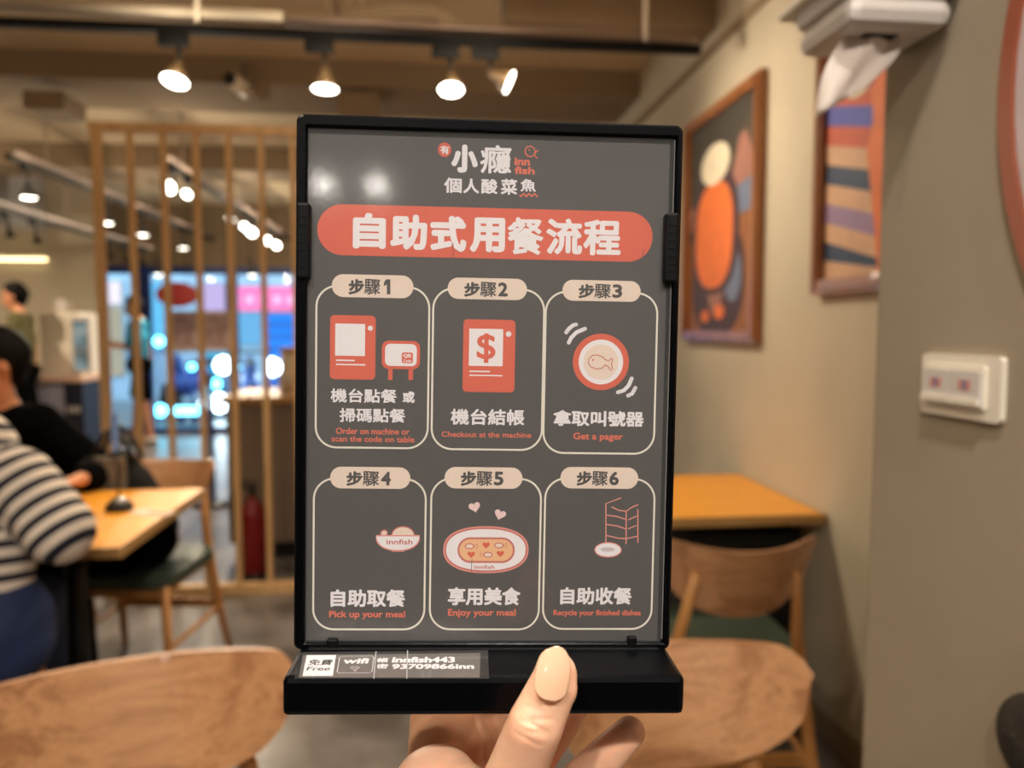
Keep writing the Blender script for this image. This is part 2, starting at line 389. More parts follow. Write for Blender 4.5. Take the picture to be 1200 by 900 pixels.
# unseen lamps added to light the near room, sign, hand and far left wall
for k, (x, y, ax, ay, lab) in enumerate(((-.9, .35, .1, .3, 'added spotlight over the tables, near the viewer on the left'), (.1, .15, .1, .25, 'added spotlight almost above the viewer'), (-2.6, .3, 0, .2, 'added spotlight over the left near tables'), (-.55, -1.2, .15, .6, 'added spotlight behind the viewer on the left'), (.35, -1.3, -.1, .6, 'added spotlight behind the viewer on the right'), (-3.8, -1.2, .1, .2, 'added spotlight far behind on the left'), (-4.6, 2.2, .2, .1, 'added spotlight over the far left tables'), (-4.3, 6.6, 0, .3, 'spotlight added to brighten the wall at the far left service counter'), (-.2, 5.6, 0, .1, 'added spotlight over the counter behind the sign'))):
    lamp((x, y, CZ), (ax, ay, -1), .055, lab, 'added spotlights out of view', stem=.06, power=(1.6, 1.7, 1.7, 2.8, 3.0, 2.0, 2.0, 6.0, 1.6)[k], col=NEUTRAL if k in (1, 3, 4) else None)

# two lamps far behind the viewer, the ones mirrored in the clear pane of the sign
for (x, y), lab in (((REFL[0].x, REFL[0].y), 'farthest spotlight behind the viewer, left of its pair'), ((REFL[1].x, REFL[1].y), 'farthest spotlight behind the viewer, right of its pair')):
    p = REFL[0] if 'left' in lab else REFL[1]
    t = lamp(p + Vector((-.02, 0, .10)), (EYE - p + Vector((0, 0, .05))), .055, lab, 'far spotlights behind the viewer', stem=.05, power=.22, col=NEUTRAL)
    tube('drop_rod', [(0, 0, 0), (0, 0, CZ - p.z - .10)], .008, M['track'], t)

# security camera on the ceiling strip left of centre
p = on(283, 108, y=4.66)
sc = thing('security_camera', 'white bullet security camera with dark round lens under the beam', 'camera', p + Vector((.03, 0, .06)))
tube('body', [(0, 0, -.05), (-.06, -.13, -.03)], [.045, .042], M['cream'], sc, 16)
tube('lens', [(-.059, -.128, -.03), (-.066, -.145, -.027)], [.038, .036], M['black'], sc, 16)
tube('mount', [(0, .02, .1), (.02, .02, -.02), (.07, .02, -.06)], .022, M['beam'], sc, 12)
box('junction_box', (.09, .02, -.045), (.06, .06, .10), M['beam'], sc, .006)

# ================================================================== SLAT SCREEN
pb = on(300, 697, z=0); PY = pb.y
zt = on(225, 145, y=PY).z
pxs = [112, 153, 190, 228, 268, 306, 343]
s0 = on(104, 200, y=PY).x
scr = thing('slat_screen', 'tall oak slat partition screen standing behind the left table', 'screen', (s0, PY, 0))
xs = [on(px, 200, y=PY).x - s0 for px in pxs]
step = xs[1] - xs[0] if False else (xs[-1] - xs[0]) / 6
for k in range(9):
    x = .03 + k * step
    box2('slat', (x - (.020 if k == 0 else .0125), 0, .05), (x + (.020 if k == 0 else .0125), .045, zt - .045), M['oak'], scr, .003)
Wd = .03 + 8 * step + .03
box2('top_rail', (0, -.005, zt - .045), (Wd, .05, zt), M['oak'], scr, .003)
box2('bottom_rail', (0, -.005, 0), (Wd, .05, .055), M['oak'], scr, .003)

# ================================================================== COUNTER + EXTINGUISHER behind the screen
ca = on(268, 600, y=4.55)
ct = thing('service_counter', 'grey counter with wooden top behind the slat screen', 'counter', (ca.x, 4.55, 0))
box2('body', (0, 0, .1), (1.6, .6, .92), mat('counter_laminate', (128, 112, 96), .6, .15, 3), ct)
box2('plinth', (.03, .04, 0), (1.57, .56, .1), M['blackm'], ct)
box2('worktop', (-.03, -.04, .92), (1.63, .64, .96), M['edge'], ct, .004)
cp = thing('paper_cup', 'white paper cup standing on the wooden counter top beside the sign', 'cup', (on(333, 440, y=4.75).x, 4.75, .96))
lathe('body', [(0, 0), (.028, 0), (.04, .11), (.037, .11), (.026, .004), (0, .004)], M['white'], cp); lathe('rim', [(.037, .108), (.043, .108), (.043, .114), (.037, .114), (.037, .108)], M['cream'], cp)
cp = thing('storage_tin', 'tall beige tin standing behind the paper cup on the counter', 'tin', (on(341, 440, y=4.95).x, 4.95, .96))
lathe('body', [(0, 0), (.06, 0), (.06, .24), (0, .24)], M['cream'], cp, 24); lathe('lid', [(0, .24), (.063, .24), (.063, .27), (0, .275)], M['edge'], cp, 24)
ep = on(298, 682, y=4.22)
ex = thing('fire_extinguisher', 'red fire extinguisher standing on the floor behind the slats', 'extinguisher', (ep.x, 4.22, 0))
lathe('cylinder', [(0, .02), (.062, .02), (.068, .04), (.068, .34), (.055, .40), (.025, .43), (.02, .45), (0, .45)], M['red'], ex, 24)
lathe('base_ring', [(0, 0), (.064, 0), (.07, .035), (.062, .036), (0, .03)], M['black'], ex, 24)
tube('valve', [(0, 0, .44), (0, 0, .49)], .018, M['black'], ex)
box('handle', (-.03, 0, .50), (.11, .022, .014), M['black'], ex, .004); box('lever', (-.03, 0, .53), (.12, .02, .01), M['black'], ex, .003, Euler((0, R(12), 0)).to_matrix())
tube('hose', [(.01, 0, .48), (-.04, -.05, .52), (-.09, -.06, .46), (-.085, -.05, .33), (-.075, -.03, .18)], .011, M['black'], ex)

# ================================================================== FAR LEFT COUNTER
cy = 7.7
fa = on(40, 440, y=cy); fb = on(97, 440, y=cy)
fc = thing('display_counter', 'pale lavender counter at the far left with a dark end panel', 'counter', (-5.2, cy, 0)); x1c = fb.x + 5.2
ztop = on(70, 443, y=cy).z
box2('body', (0, 0, .06), (x1c - .17, .6, ztop - .04), mat('lavender_panel', (168, 166, 186), .5), fc)
for k in range(6): box2('panel_batten', (x1c - .17 - .12 * k - .03, -.012, .1), (x1c - .17 - .12 * k - .02, 0, ztop - .06), M['grey'], fc)
ep_ = box2('end_panel', (x1c - .17, -.01, .06), (x1c, .6, ztop - .04), mat('navy_panel', (28, 30, 48), .5), fc)
box2('worktop', (0, -.03, ztop - .04), (x1c + .02, .62, ztop), mat('pink_top', (196, 160, 140), .5), fc, .004)
box2('plinth', (.02, .03, 0), (x1c - .02, .57, .06), M['blackm'], fc)
for k in range(3): box2('label_stripe', (x1c - .14 + .04 * k, -.013, ztop - .33), (x1c - .115 + .04 * k, -.0095, ztop - .27), M['white'], fc)
pw = on(48, 440, y=cy + .1); pq = on(92, 366, y=cy + .1)
fr = thing('display_cabinet', 'cream display cabinet with a glass door on the far left counter', 'cabinet', (pw.x, cy + .1, ztop))
W = pq.x - pw.x; H = pq.z - ztop
box2('body', (0, .02, .0), (W, .45, H), M['cream'], fr, .01); gx0 = on(70, 0, y=cy + .1).x - pw.x; gx1 = on(87, 0, y=cy + .1).x - pw.x
box2('door_frame', (gx0 - .03, 0, .03), (gx1 + .03, .02, H - .04), M['white'], fr, .004)
box2('glass_door', (gx0, -.006, .07), (gx1, 0, H - .08), mat('dark_glass', (60, 84, 100), .1, .6, 6, rgb2=(150, 190, 225)), fr)
for k in (.4, .7): box2('shelf', (gx0, -.009, H * k), (gx1, -.006, H * k + .01), M['white'], fr)
tb = thing('white_jug', 'small white jug on top of the cream display cabinet', 'jug', (on(71, 360, y=cy + .25).x, cy + .25, ztop + H))
lathe('body', [(0, 0), (.05, 0), (.06, .06), (.035, .11), (.04, .13), (0, .13)], M['white'], tb); tube('handle', [(.05, 0, .04), (.09, 0, .06), (.08, 0, .10), (.035, 0, .11)], .008, M['white'], tb)

# slim post standing near the entrance
p = on(250, 592, z=0)
ps = thing('barrier_post', 'slim dark blue barrier post with black foot near the entrance', 'post', (p.x, p.y, 0))
tube('pole', [(0, 0, .02), (0, 0, .98)], .022, bluefr, ps, 14); lathe('foot', [(0, 0), (.15, 0), (.15, .012), (.03, .03), (0, .03)], M['black'], ps, 24); lathe('cap', [(0, .98), (.03, .98), (.03, 1.0), (0, 1.01)], M['black'], ps)

# ================================================================== STREET BEYOND THE SHOPFRONT
YS = 15.0
fac = mat('far_facade', (210, 222, 236), .8, .1, 1)
struct(box2('wall_street', (-8, YS, 0), (3, YS + .3, 3.6), fac))
def board(px0, py0, px1, py1, Y, th, m, name, label, cat, fr=None):
    a = on(px0, py1, y=Y); b = on(px1, py0, y=Y)
    t = thing(name, label, cat, ((a.x + b.x) / 2, Y, a.z)); W = (b.x - a.x) / 2; H = b.z - a.z
    box2('panel', (-W, 0, 0), (W, th, H), m, t, .008)
    box2('border', (-W - .02, th * .5, -.02), (W + .02, th + .02, H + .02), fr or M['white'], t)
    return t, W, H
t, W, H = board(266, 336, 352, 364, YS - .125, .1, emis('pink_sign', (255, 130, 190), 1.5), 'lit_shop_sign', 'glowing pink shop sign across the street, top right of the windows', 'sign')
for k in range(5): box2('stripe', (-W + .1 + k * W * .37, -.012, H * .3), (-W + .1 + k * W * .37 + W * .2, 0, H * .62), emis('pink_pale', (255, 190, 225), 1.6) if k == 0 else bpy.data.materials['pink_pale'], t)
t, W, H = board(232, 332, 262, 366, YS - .125, .1, emis('lilac_sign', (214, 190, 240), 1.1), 'lit_shop_sign', 'pale lilac glowing sign left of the pink one', 'sign')
t, W, H = board(312, 368, 350, 460, YS - .105, .08, mat('blue_board_glow', (30, 120, 210), .5, emit=(30, 120, 220), estr=.5), 'blue_shutter', 'blue shop shutter across the street beside the sign, given a glow of its own', 'shutter')  # shutter is no lamp; its brightness is put in as emission
for k in range(6): box2('lath', (-W, -.012, H * (.1 + .15 * k)), (W, 0, H * (.13 + .15 * k)), mat('blue_dark', (60, 90, 150), .5) if k == 0 else bpy.data.materials['blue_dark'], t)
menu = mat('menu_print', (196, 172, 166), .7, .5, 9, rgb2=(150, 110, 100))
for i, (a0, a1, lab) in enumerate(((198, 230, 'left menu poster hanging inside the shop window'), (236, 268, 'right menu poster hanging inside the shop window'))):
    t, W, H = board(a0, 366, a1, 410, YF - .1, .01, menu, 'menu_poster', lab, 'poster')
    for sx in (-W * .8, W * .8): tube('string', [(sx, .005, H), (sx, .005, CZ - t.location.z)], .003, M['track'], t)
    for k in range(4): box2('printed_line', (-W * .8, -.004, H * (.15 + .2 * k)), (W * .7, 0, H * (.21 + .2 * k)), mat('menu_line', (140, 96, 84), .7) if (i + k) == 0 else bpy.data.materials['menu_line'], t)
# red oval hanging sign
p = on(207, 345, y=YF - .25)
ov = thing('oval_sign', 'dark red oval sign hanging inside the shop window', 'sign', (p.x, YF - .25, p.z))
a = (on(231, 345, y=YF - .25).x - on(183, 345, y=YF - .25).x) / 2; h = (on(207, 331, y=YF - .25).z - on(207, 359, y=YF - .25).z) / 2
EL = [(a * math.cos(2 * PI * k / 32), h * math.sin(2 * PI * k / 32)) for k in range(32)]
rx = Matrix.Rotation(R(90), 4, 'X')
prism('panel', EL, -.02, .02, mat('oval_red', (150, 50, 42), .5, emit=(150, 40, 34), estr=.4), ov, rx)
prism('trim', [(x * 1.04, y * 1.06) for x, y in EL], -.035, -.021, mat('oval_trim', (190, 90, 80), .5), ov, rx)
for sx in (-a * .5, a * .5): tube('chain', [(sx, 0, h * .85), (sx, 0, CZ - p.z)], .005, M['track'], ov)
# bright panels of the opposite shop
for px0, py0, px1, py1, c, s, lab in ((270, 366, 305, 404, (120, 190, 240), 1.1, 'glowing light blue window across the street'), (236, 412, 268, 440, (70, 180, 225), 1.1, 'glowing cyan display window across the street'), (126, 330, 140, 356, (250, 235, 245), 1.3, 'small white lit panel at the left end of the shopfront'), (128, 360, 141, 440, (215, 205, 180), .8, 'tall cream lit panel at the left end of the shopfront'), (160, 330, 190, 410, (110, 200, 250), 1.2, 'tall glowing sky blue window behind the teal shirted man')):
    board(px0, py0, px1, py1, YS - .085, .06, emis('lit_%d' % px0, c, s), 'lit_window', lab, 'window')
ledc = emis('led_cyan', (110, 225, 255), 9)
NB = [0]
def bulb(px, py, r, lab, Y=YS - .8, m=None):
    NB[0] += 1; Y = Y - .45 * (NB[0] % 4) if py < 455 else 11.9 - .3 * (NB[0] % 4)
    p = on(px, py, y=Y); t = thing('street_lamp_bulb', lab, 'light', p, 0, 'bluish lights glinting in the street')
    z = p.z
    lathe('globe', [(0, -r), (r * .7, -r * .7), (r, 0), (r * .7, r * .7), (0, r)], m or ledc, t, 14)
    tube('post', [(0, .02, -r * .9), (0, .02, -z)], .02, bluefr, t, 8)
blw = emis('led_white', (225, 248, 255), 12)
for px, py, r, lab, m in ((186, 400, .09, 'small cyan light right of the teal shirted man', None), (188, 481, .09, 'low cyan light by the teal shirted man', None), (262, 428, .15, 'large white blue light between the fourth and fifth slats', blw), (278, 430, .07, 'cyan light right of the fifth slat', None),
                          (319, 430, .16, 'large white light nearest the sign', blw), (322, 462, .08, 'oval cyan light below the large white light', None), (253, 450, .09, 'cyan light under the large white blue light', None), (257, 472, .15, 'broad white glow low between the slats', blw), (241, 472, .10, 'white glow just right of the fourth slat', blw), (240, 458, .06, 'tiny cyan light above the low glows', None), (225, 430, .06, 'dim cyan light left of the fourth slat', None)):
    bulb(px, py, r, lab, m=m)
p0 = on(200, 482, y=11.3); p1 = on(231, 482, y=11.3)
ls = thing('led_strip', 'horizontal cyan LED light bar low across the street', 'light', p0)
reparent(box2('tube', p0 + Vector((0, 0, -.05)), p1 + Vector((0, .06, .06)), ledc), ls)
reparent(box2('support', p0 + Vector((.1, 0.0, -.05)), Vector((p0.x + .18, p0.y + .06, 0)), bluefr), ls)
reparent(box2('support', p1 + Vector((-.08, 0.0, -.05)), Vector((p1.x, p0.y + .06, 0)), bluefr), ls)
# parked scooter beyond the glass
def scooter(x, y, lab, rz, body):
    t = thing('parked_scooter', lab, 'scooter', (x, y, 0), rz)
    for yy in (-.6, .6):
        bm = bmesh.new(); add_lathe(bm, [(.13, -.05), (.22, -.05), (.25, -.03), (.25, .03), (.22, .05), (.13, .05), (.13, -.05)], 20, Matrix.Translation((0, yy, .25)) @ Matrix.Rotation(PI / 2, 4, 'Y')); bmobj('wheel', bm, M['black'], t, True)
    organic('body', [((0, -.45, .45), (0, .2, .55), .14, .16), ((0, .2, .4), (0, -.2, .35), .1, .1), ((0, -.2, .3), (0, -.45, .85), .09, .1)], .03, body, t)
    organic('seat', [((0, -.05, .76), (0, .5, .78), .11, .12, ((0, 0, 1), .5))], .025, M['black'], t)
    tube('handlebar', [(-.32, -.4, 1.0), (0, -.45, .98), (.32, -.4, 1.0)], .018, M['black'], t)
    lathe('headlight', [(0, 0), (.07, 0), (.07, .03), (0, .05)], M['steel'], t, 16, Matrix.Translation((0, -.56, .85)) @ Matrix.Rotation(PI / 2, 4, 'X'))
p = on(292, 455, y=12.6); scooter(p.x, 12.6, 'pale blue parked scooter outside behind the glass', R(15), mat('scooter_blue', (90, 110, 180), .3))
p = on(228, 450, y=13.3); scooter(p.x, 13.3, 'navy parked scooter outside, left of the pale blue one', R(-20), mat('scooter_navy', (40, 60, 130), .3))

# ================================================================== FURNITURE
def table(name, lab, x0, y0, x1, y1, H=.74, legs='pedestal'):
    t = thing(name, lab, 'table', ((x0 + x1) / 2, (y0 + y1) / 2, 0)); a, b = (x1 - x0) / 2, (y1 - y0) / 2
    box2('tabletop', (-a, -b, H - .028), (a, b, H), M['yellow'], t)
    bm = bmesh.new()
    for s in ((-a - .006, -b - .006, a + .006, -b), (-a - .006, b, a + .006, b + .006), (-a - .006, -b, -a, b), (a, -b, a + .006, b)):
        add_box(bm, Vector(((s[0] + s[2]) / 2, (s[1] + s[3]) / 2, H - .0145)), (s[2] - s[0], s[3] - s[1], .031))
    bmobj('edge_band', bm, M['edge'], t)
    for sx in ((-1, 1) if a > .5 else (0,)):
        tube('column', [(sx * a * .55, 0, .02), (sx * a * .55, 0, H - .028)], .035, M['black'], t, 14)
        box('foot', (sx * a * .55, 0, .012), (.42, b * 1.2, .022), M['black'], t, .004)
    box2('under_frame', (-a * .8, -b * .7, H - .06), (a * .8, b * .7, H - .028), M['black'], t)
    return t
c1 = on(147, 641, z=.74); c2 = on(232, 573, z=.74)
XT = (c1.x + c2.x) / 2
table('dining_table', 'yellow topped table at left where the two people sit', XT - 1.30, c1.y, XT, c2.y)
c3 = on(957, 603, z=.74); c4 = on(855, 556, z=.74)
table('dining_table', 'orange topped table against the right wall behind the empty chair', XW - .02 - .75, c3.y, XW - .012, c4.y + .0)
tt = on(905, 625, y=c3.y + .1)
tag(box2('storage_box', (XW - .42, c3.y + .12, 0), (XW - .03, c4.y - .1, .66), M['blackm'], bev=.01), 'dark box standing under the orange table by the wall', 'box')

def make_chair(name, label, seatm):
    t = thing(name, label, 'chair', (0, 0, 0))
    # local: sitter faces +y, back at -y
    nx, nz, th = 44, 8, .012; v = []; f = []
    for side in (0, 1):
        for j in range(nz + 1):
            for i in range(nx + 1):
                s = -1 + 2 * i / nx
                zt_ = .80 + .022 * s * s - .040 * abs(s) ** 18
                a_ = abs(s)
                zb = .61 + .165 * (1 - (1 - a_ ** 2.4) ** .55)
                z = zb + (zt_ - zb) * j / nz
                x = .222 * s * (1 - .03 * (1 - j / nz))
                y = -.235 - .36 * (z - .60) + .12 * s * s
                v.append((x, y - (th if side else 0), z))
    N = (nx + 1) * (nz + 1)
    for j in range(nz):
        for i in range(nx):
            q = j * (nx + 1) + i; f.append((q, q + 1, q + nx + 2, q + nx + 1)); f.append((N + q, N + q + nx + 1, N + q + nx + 2, N + q + 1))
    for i in range(nx):
        f.append((i, N + i, N + i + 1, i + 1)); q = nz * (nx + 1) + i; f.append((q, q + 1, N + q + 1, N + q))
    for j in range(nz):
        q = j * (nx + 1); f.append((q, q + nx + 1, N + q + nx + 1, N + q)); q += nx; f.append((q, N + q, N + q + nx + 1, q + nx + 1))
    bm = bmesh.new(); me = bpy.data.meshes.new('b'); me.from_pydata(v, [], f); bm.from_mesh(me); bpy.data.meshes.remove(me)
    bk = bmobj('backrest', bm, M['ply'], t, True); bk.data.set_sharp_from_angle(angle=R(50))
    for sx in (-1, 1):
        tube('rear_leg', [(sx * .13, -.285, .74), (sx * .155, -.235, .56), (sx * .185, -.20, .42), (sx * .205, -.235, .2), (sx * .225, -.28, 0)], [.012, .016, .019, .017, .012], M['leg'], t, 12)
        tube('front_leg', [(sx * .19, .19, .43), (sx * .215, .22, 0)], [.019, .012], M['leg'], t, 12)
        tube('side_rail', [(sx * .185, -.20, .41), (sx * .19, .19, .41)], .014, M['leg'], t, 8)
        tube('side_stretcher', [(sx * .207, -.235, .20), (sx * .205, .205, .20)], .010, M['leg'], t, 8)
    box('back_stretcher', (0, -.23, .215), (.40, .018, .038), M['leg'], t, .004)
    box('front_rail', (0, .19, .405), (.37, .02, .04), M['leg'], t, .003); box('rear_rail', (0, -.2, .405), (.36, .02, .04), M['leg'], t, .003)
    prism('seat', [(x * 1, y) for x, y in rounded(-.225, -.21, .225, .235, .09)], .43, .468, seatm, t)
    return t
ch0 = make_chair('dining_chair', 'empty oak chair seen from behind in front of the orange table', M['green'])
def put(o, loc, rz): o.location = loc; o.rotation_euler = (0, 0, rz); return o
CG = 'oak dining chairs with curved backs'; ch0['group'] = CG
def put_by(o, local, world, rz):      # place the chair so that a known point of it stands at a measured place
    l = Vector(local); c_, s_ = math.cos(rz), math.sin(rz)
    put(o, (world.x - (l.x * c_ - l.y * s_), world.y - (l.x * s_ + l.y * c_), 0), rz)
put_by(ch0, (0, -.32, 0), on(882, 648, z=.80), R(-3))
c = copy_tree(ch0); c['label'] = 'oak chair facing the viewer just behind the thumb, lower right'
put_by(c, (-.218, -.19, 0), on(948, 768, z=.812), R(180) + R(4))
c = copy_tree(ch0); c['label'] = 'oak chair with large lit backrest at the lower left corner'
put_by(c, (-.218, -.19, 0), on(332, 773, z=.812), R(180) + R(14)); c.scale = (1.08, 1, 1)
c = copy_tree(ch0); c['label'] = 'oak chair holding the black bag at the right end of the yellow table'
p = on(199, 560, y=3.34); put(c, (p.x - .02, 3.03, 0), R(180) + R(-8))
CHB = c
c = copy_tree(ch0); c['label'] = 'oak chair under the person in black behind the yellow table'
p = at(5, 560, 3.25); put(c, (p.x, p.y, 0), R(180))
st = thing('round_stool', 'low round stool under the person in the striped shirt', 'stool', (at(-45, 700, 1.95).x, at(-45, 700, 1.95).y, 0))
lathe('seat', [(0, .40), (.17, .40), (.18, .42), (.17, .45), (0, .455)], M['leg'], st, 24)
for k in range(4):
    a = PI / 4 + k * PI / 2; tube('leg', [(.12 * math.cos(a), .12 * math.sin(a), .41), (.17 * math.cos(a), .17 * math.sin(a), 0)], .014, M['leg'], st)

# black bag with woven panel on that chair
cl = CHB.location
bg_ = thing('tote_bag', 'black bag with pale woven panel and loop handles on the chair', 'bag', (cl.x - .10, 3.13, .47))
organic('body', [((-.10, 0, .10), (-.08, 0, .30), .10, .09, ((0, 1, 0), .6)), ((.12, 0, .10), (.06, 0, .28), .10, .07, ((0, 1, 0), .6)), ((0, 0, .10), (0, 0, .32), .10, .09, ((0, 1, 0), .6))], .012, M['blackm'], bg_)
box('woven_panel', (-.01, -.066, .31), (.12, .012, .16), mat('woven_straw', (150, 140, 122), .8, .6, 60, rgb2=(80, 72, 60), bump=.4), bg_, .004)
for sy in (-.03, .05):
    tube('handle', [(-.09 + .16 * k / 10, sy, .36 + .13 * math.sin(PI * k / 10)) for k in range(11)], .009, M['black'], bg_)
p = on(165, 690, y=2.95)
jk = thing('coat_and_shade', 'black coat on the green chair seat, widened to stand in for the shade under the yellow table', 'coat', (p.x, 2.95, .47))
organic('body', [((-.22, 0, .08), (.06, 0, .08), .075, .075, ((0, 1, 0), 1.6)), ((-.18, .0, .13), (.07, .0, .16), .07, .06, ((0, 1, 0), 1.3)), ((-.22, -.06, .05), (-.05, -.07, -.02), .06, .045)], .012, M['dark'], jk)  # coat widened to the left in place of the dark under the table
# table number stand
p = on(140, 598, z=.74)
ns = thing('table_stand', 'small silver table number stand with a thin pole on the yellow table', 'stand', (p.x, p.y, .74))
lathe('base', [(0, 0), (.045, 0), (.042, .022), (.02, .036), (0, .037)], M['black'], ns, 24); lathe('cap', [(0, .037), (.018, .037), (.03, .03), (.031, .034), (.018, .043), (0, .045)], M['steel'], ns, 24)
tube('pole', [(0, 0, .04), (-.005, 0, .20)], .004, M['black'], ns); box('card', (-.006, 0, .265), (.022, .003, .13), mat('card_blue', (120, 160, 225), .4), ns)
p = on(178, 601, z=.74); pr = thing('paper_slip', 'pale paper slip lying on the yellow table', 'paper', (p.x, p.y, .74), R(-30))
box('sheet', (0, 0, .001), (.15, .06, .001), M['paper'], pr); box('printed_block', (.02, 0, .0018), (.08, .03, .0005), mat('print_pink', (226, 160, 110), .8), pr)

# ================================================================== WALL THINGS (right)
def on_wall_picture(name, label, px0, px1, y_far, z0, z1, X):
    pass
frame_d = .035
def picture(label, Yn, Yf, z0, z1, bgm, shapes):
    t = thing('framed_picture', label, 'picture', (XW, (Yn + Yf) / 2, z0)); H = z1 - z0; W = abs(Yf - Yn) / 2; b = .046
    m = Matrix(((0, 0, -1, 0), (-1, 0, 0, 0), (0, 1, 0, 0), (0, 0, 0, 1)))     # (u right as seen, v up, n into room) -> world
    for nm, (u0, v0, u1, v1) in (('frame_side', (-W, 0, -W + b, H)), ('frame_side', (W - b, 0, W, H)), ('frame_rail', (-W + b, 0, W - b, b)), ('frame_rail', (-W + b, H - b, W - b, H))):
        prism(nm, [(u0, v0), (u1, v0), (u1, v1), (u0, v1)], .002, frame_d, M['frame'], t, m)
        prism('frame_lip', [(u0 + .015 * (1 if u1 - u0 > .1 or u0 < 0 else .0), v0 + .015), (u1 - .015, v0 + .015), (u1 - .015, v1 - .015), (u0 + .015, v1 - .015)], frame_d, frame_d + .008, M['frame'], t, m)
    cv_ = prism('canvas', [(-W + b, b), (W - b, b), (W - b, H - b), (-W + b, H - b)], .002, .012, bgm, t, m)
    for k, (poly, mm) in enumerate(shapes):
        pts = [(-W + b + (2 * W - 2 * b) * x, b + (H - 2 * b) * y) for x, y in poly]
        prism('painted_shape', pts, .012 + .0004 * k, .0125 + .0004 * k, mm, cv_, m)
    return t
def ell(cx, cy, a, b, n=24, p=1.0): return [(cx + a * math.copysign(abs(math.cos(2 * PI * k / n)) ** p, math.cos(2 * PI * k / n)), cy + b * math.copysign(abs(math.sin(2 * PI * k / n)) ** p, math.sin(2 * PI * k / n))) for k in range(n)]
pm = lambda n, c: mat('paint_' + n, c, .6, .12, 12)
OR = pm('orange', (236, 120, 50)); CR = pm('cream', (236, 226, 200)); BL = pm('blue', (72, 82, 190)); DG = pm('umber', (66, 60, 52)); PK = pm('rose', (160, 110, 96)); GB = pm('slate', (110, 122, 150)); BR = pm('brown', (150, 92, 48)); PL = pm('plum', (70, 42, 48)); RD = pm('rust', (206, 84, 44)); PE = pm('peach', (220, 176, 140)); NV = pm('navy', (36, 62, 96)); YL = pm('gold', (238, 196, 92)); LV = pm('lilac', (156, 130, 170))
Y1f = on(806, 385, x=XW).y; Y1n = on(894, 385, x=XW).y
zb1 = on(893, 402, x=XW).z; zt1 = on(893, 86, x=XW).z
picture('tall framed abstract painting of orange and plum shapes on the right wall', Y1n, Y1f, zb1, zt1, DG,
        [([(0, 0), (1, 0), (1, .52), (0, .45)], BR), ([(.6, .5), (1, .52), (1, .66), (.6, .62)], GB), ([(0, .5), (.35, .54), (.2, .66), (0, .6)], PK), ([(.62, .62), (1, .66), (.84, .86), (.76, .84)], PK), (ell(.46, .24, .40, .26, p=.8), PL), (ell(.45, .22, .12, .14), PK), (ell(.70, .25, .12, .12), GB),
         (ell(.42, .46, .36, .29, p=.8), PL), (ell(.41, .45, .29, .25, p=.8), OR), (ell(.42, .78, .22, .095), CR), (ell(.30, .07, .07, .03), OR), (ell(.52, .09, .08, .035), OR)])
Y2f = on(959, 385, x=XW).y; zb2 = on(962, 346, x=XW).z; Y2n = Y2f - .80
sh = []
cols = [NV, PE, NV, PE, LV, PE, NV, PE, RD, BL, RD, BL, RD]
for k, c_ in enumerate(cols):
    y0 = -.18 + k * .085; sh.append(([(0, y0 + .10), (.62, y0 - .06), (.62, y0 + .025), (0, y0 + .185)], c_))
sh = [([(x, min(1, max(0, y))) for x, y in p_], c_) for p_, c_ in sh]
sh += [([(.45, 0), (.40, .25), (.34, .5), (.38, .62), (.36, .74), (.48, 1), (1, 1), (1, 0)], OR), ([(.42, 1), (.37, .9), (.31, .84), (.38, .84), (.46, .9), (.5, 1)], YL), (ell(.26, .775, .09, .035), CR)]
picture('framed abstract painting of diagonal blue and orange stripes behind the pillar', Y2n, Y2f, zb2, on(960, 58, x=XW).z, PE, sh)

# switch plate on the pillar
ya = on(1180, 450, x=XP).y; yb = on(1086, 450, x=XP).y
zhi = on(1088, 414, x=XP).z; zlo = on(1086, 482, x=XP).z
sp = thing('light_switch', 'cream double rocker light switch on the foreground pillar', 'switch', (XP, (ya + yb) / 2, zlo)); H = zhi - zlo; W = abs(yb - ya) / 2
m_ = Matrix(((0, 0, -1, 0), (-1, 0, 0, 0), (0, 1, 0, 0), (0, 0, 0, 1)))
prism('plate', rounded(-W, 0, W, H, .006, 4), 0, .007, M['cream'], sp, m_)
prism('bezel', rounded(-W * .84, H * .17, W * .7, H * .84, .003, 3), .007, .011, M['cream'], sp, m_)
for u0, u1 in ((-W * .8, -W * .08), (-W * .05, W * .66)):
    rk = prism('rocker', [(u0, H * .24), (u1, H * .24), (u1, H * .76), (u0, H * .76)], .011, .0145, M['white'], sp, m_)
    prism('rocker_lip', [(u0, H * .24), (u1, H * .24), (u1, H * .34), (u0, H * .34)], .0145, .0175, M['cream'], rk, m_)
    uc = (u0 + u1) / 2
    for k in range(3): prism('red_mark', [(uc - .010 + k * .007, H * .46), (uc - .005 + k * .007, H * .46), (uc - .005 + k * .007, H * .62), (uc - .010 + k * .007, H * .62)], .0145, .0149, mat('mark_red', (196, 120, 110), .6) if k != 1 else mat('mark_violet', (110, 90, 130), .6), rk, m_)
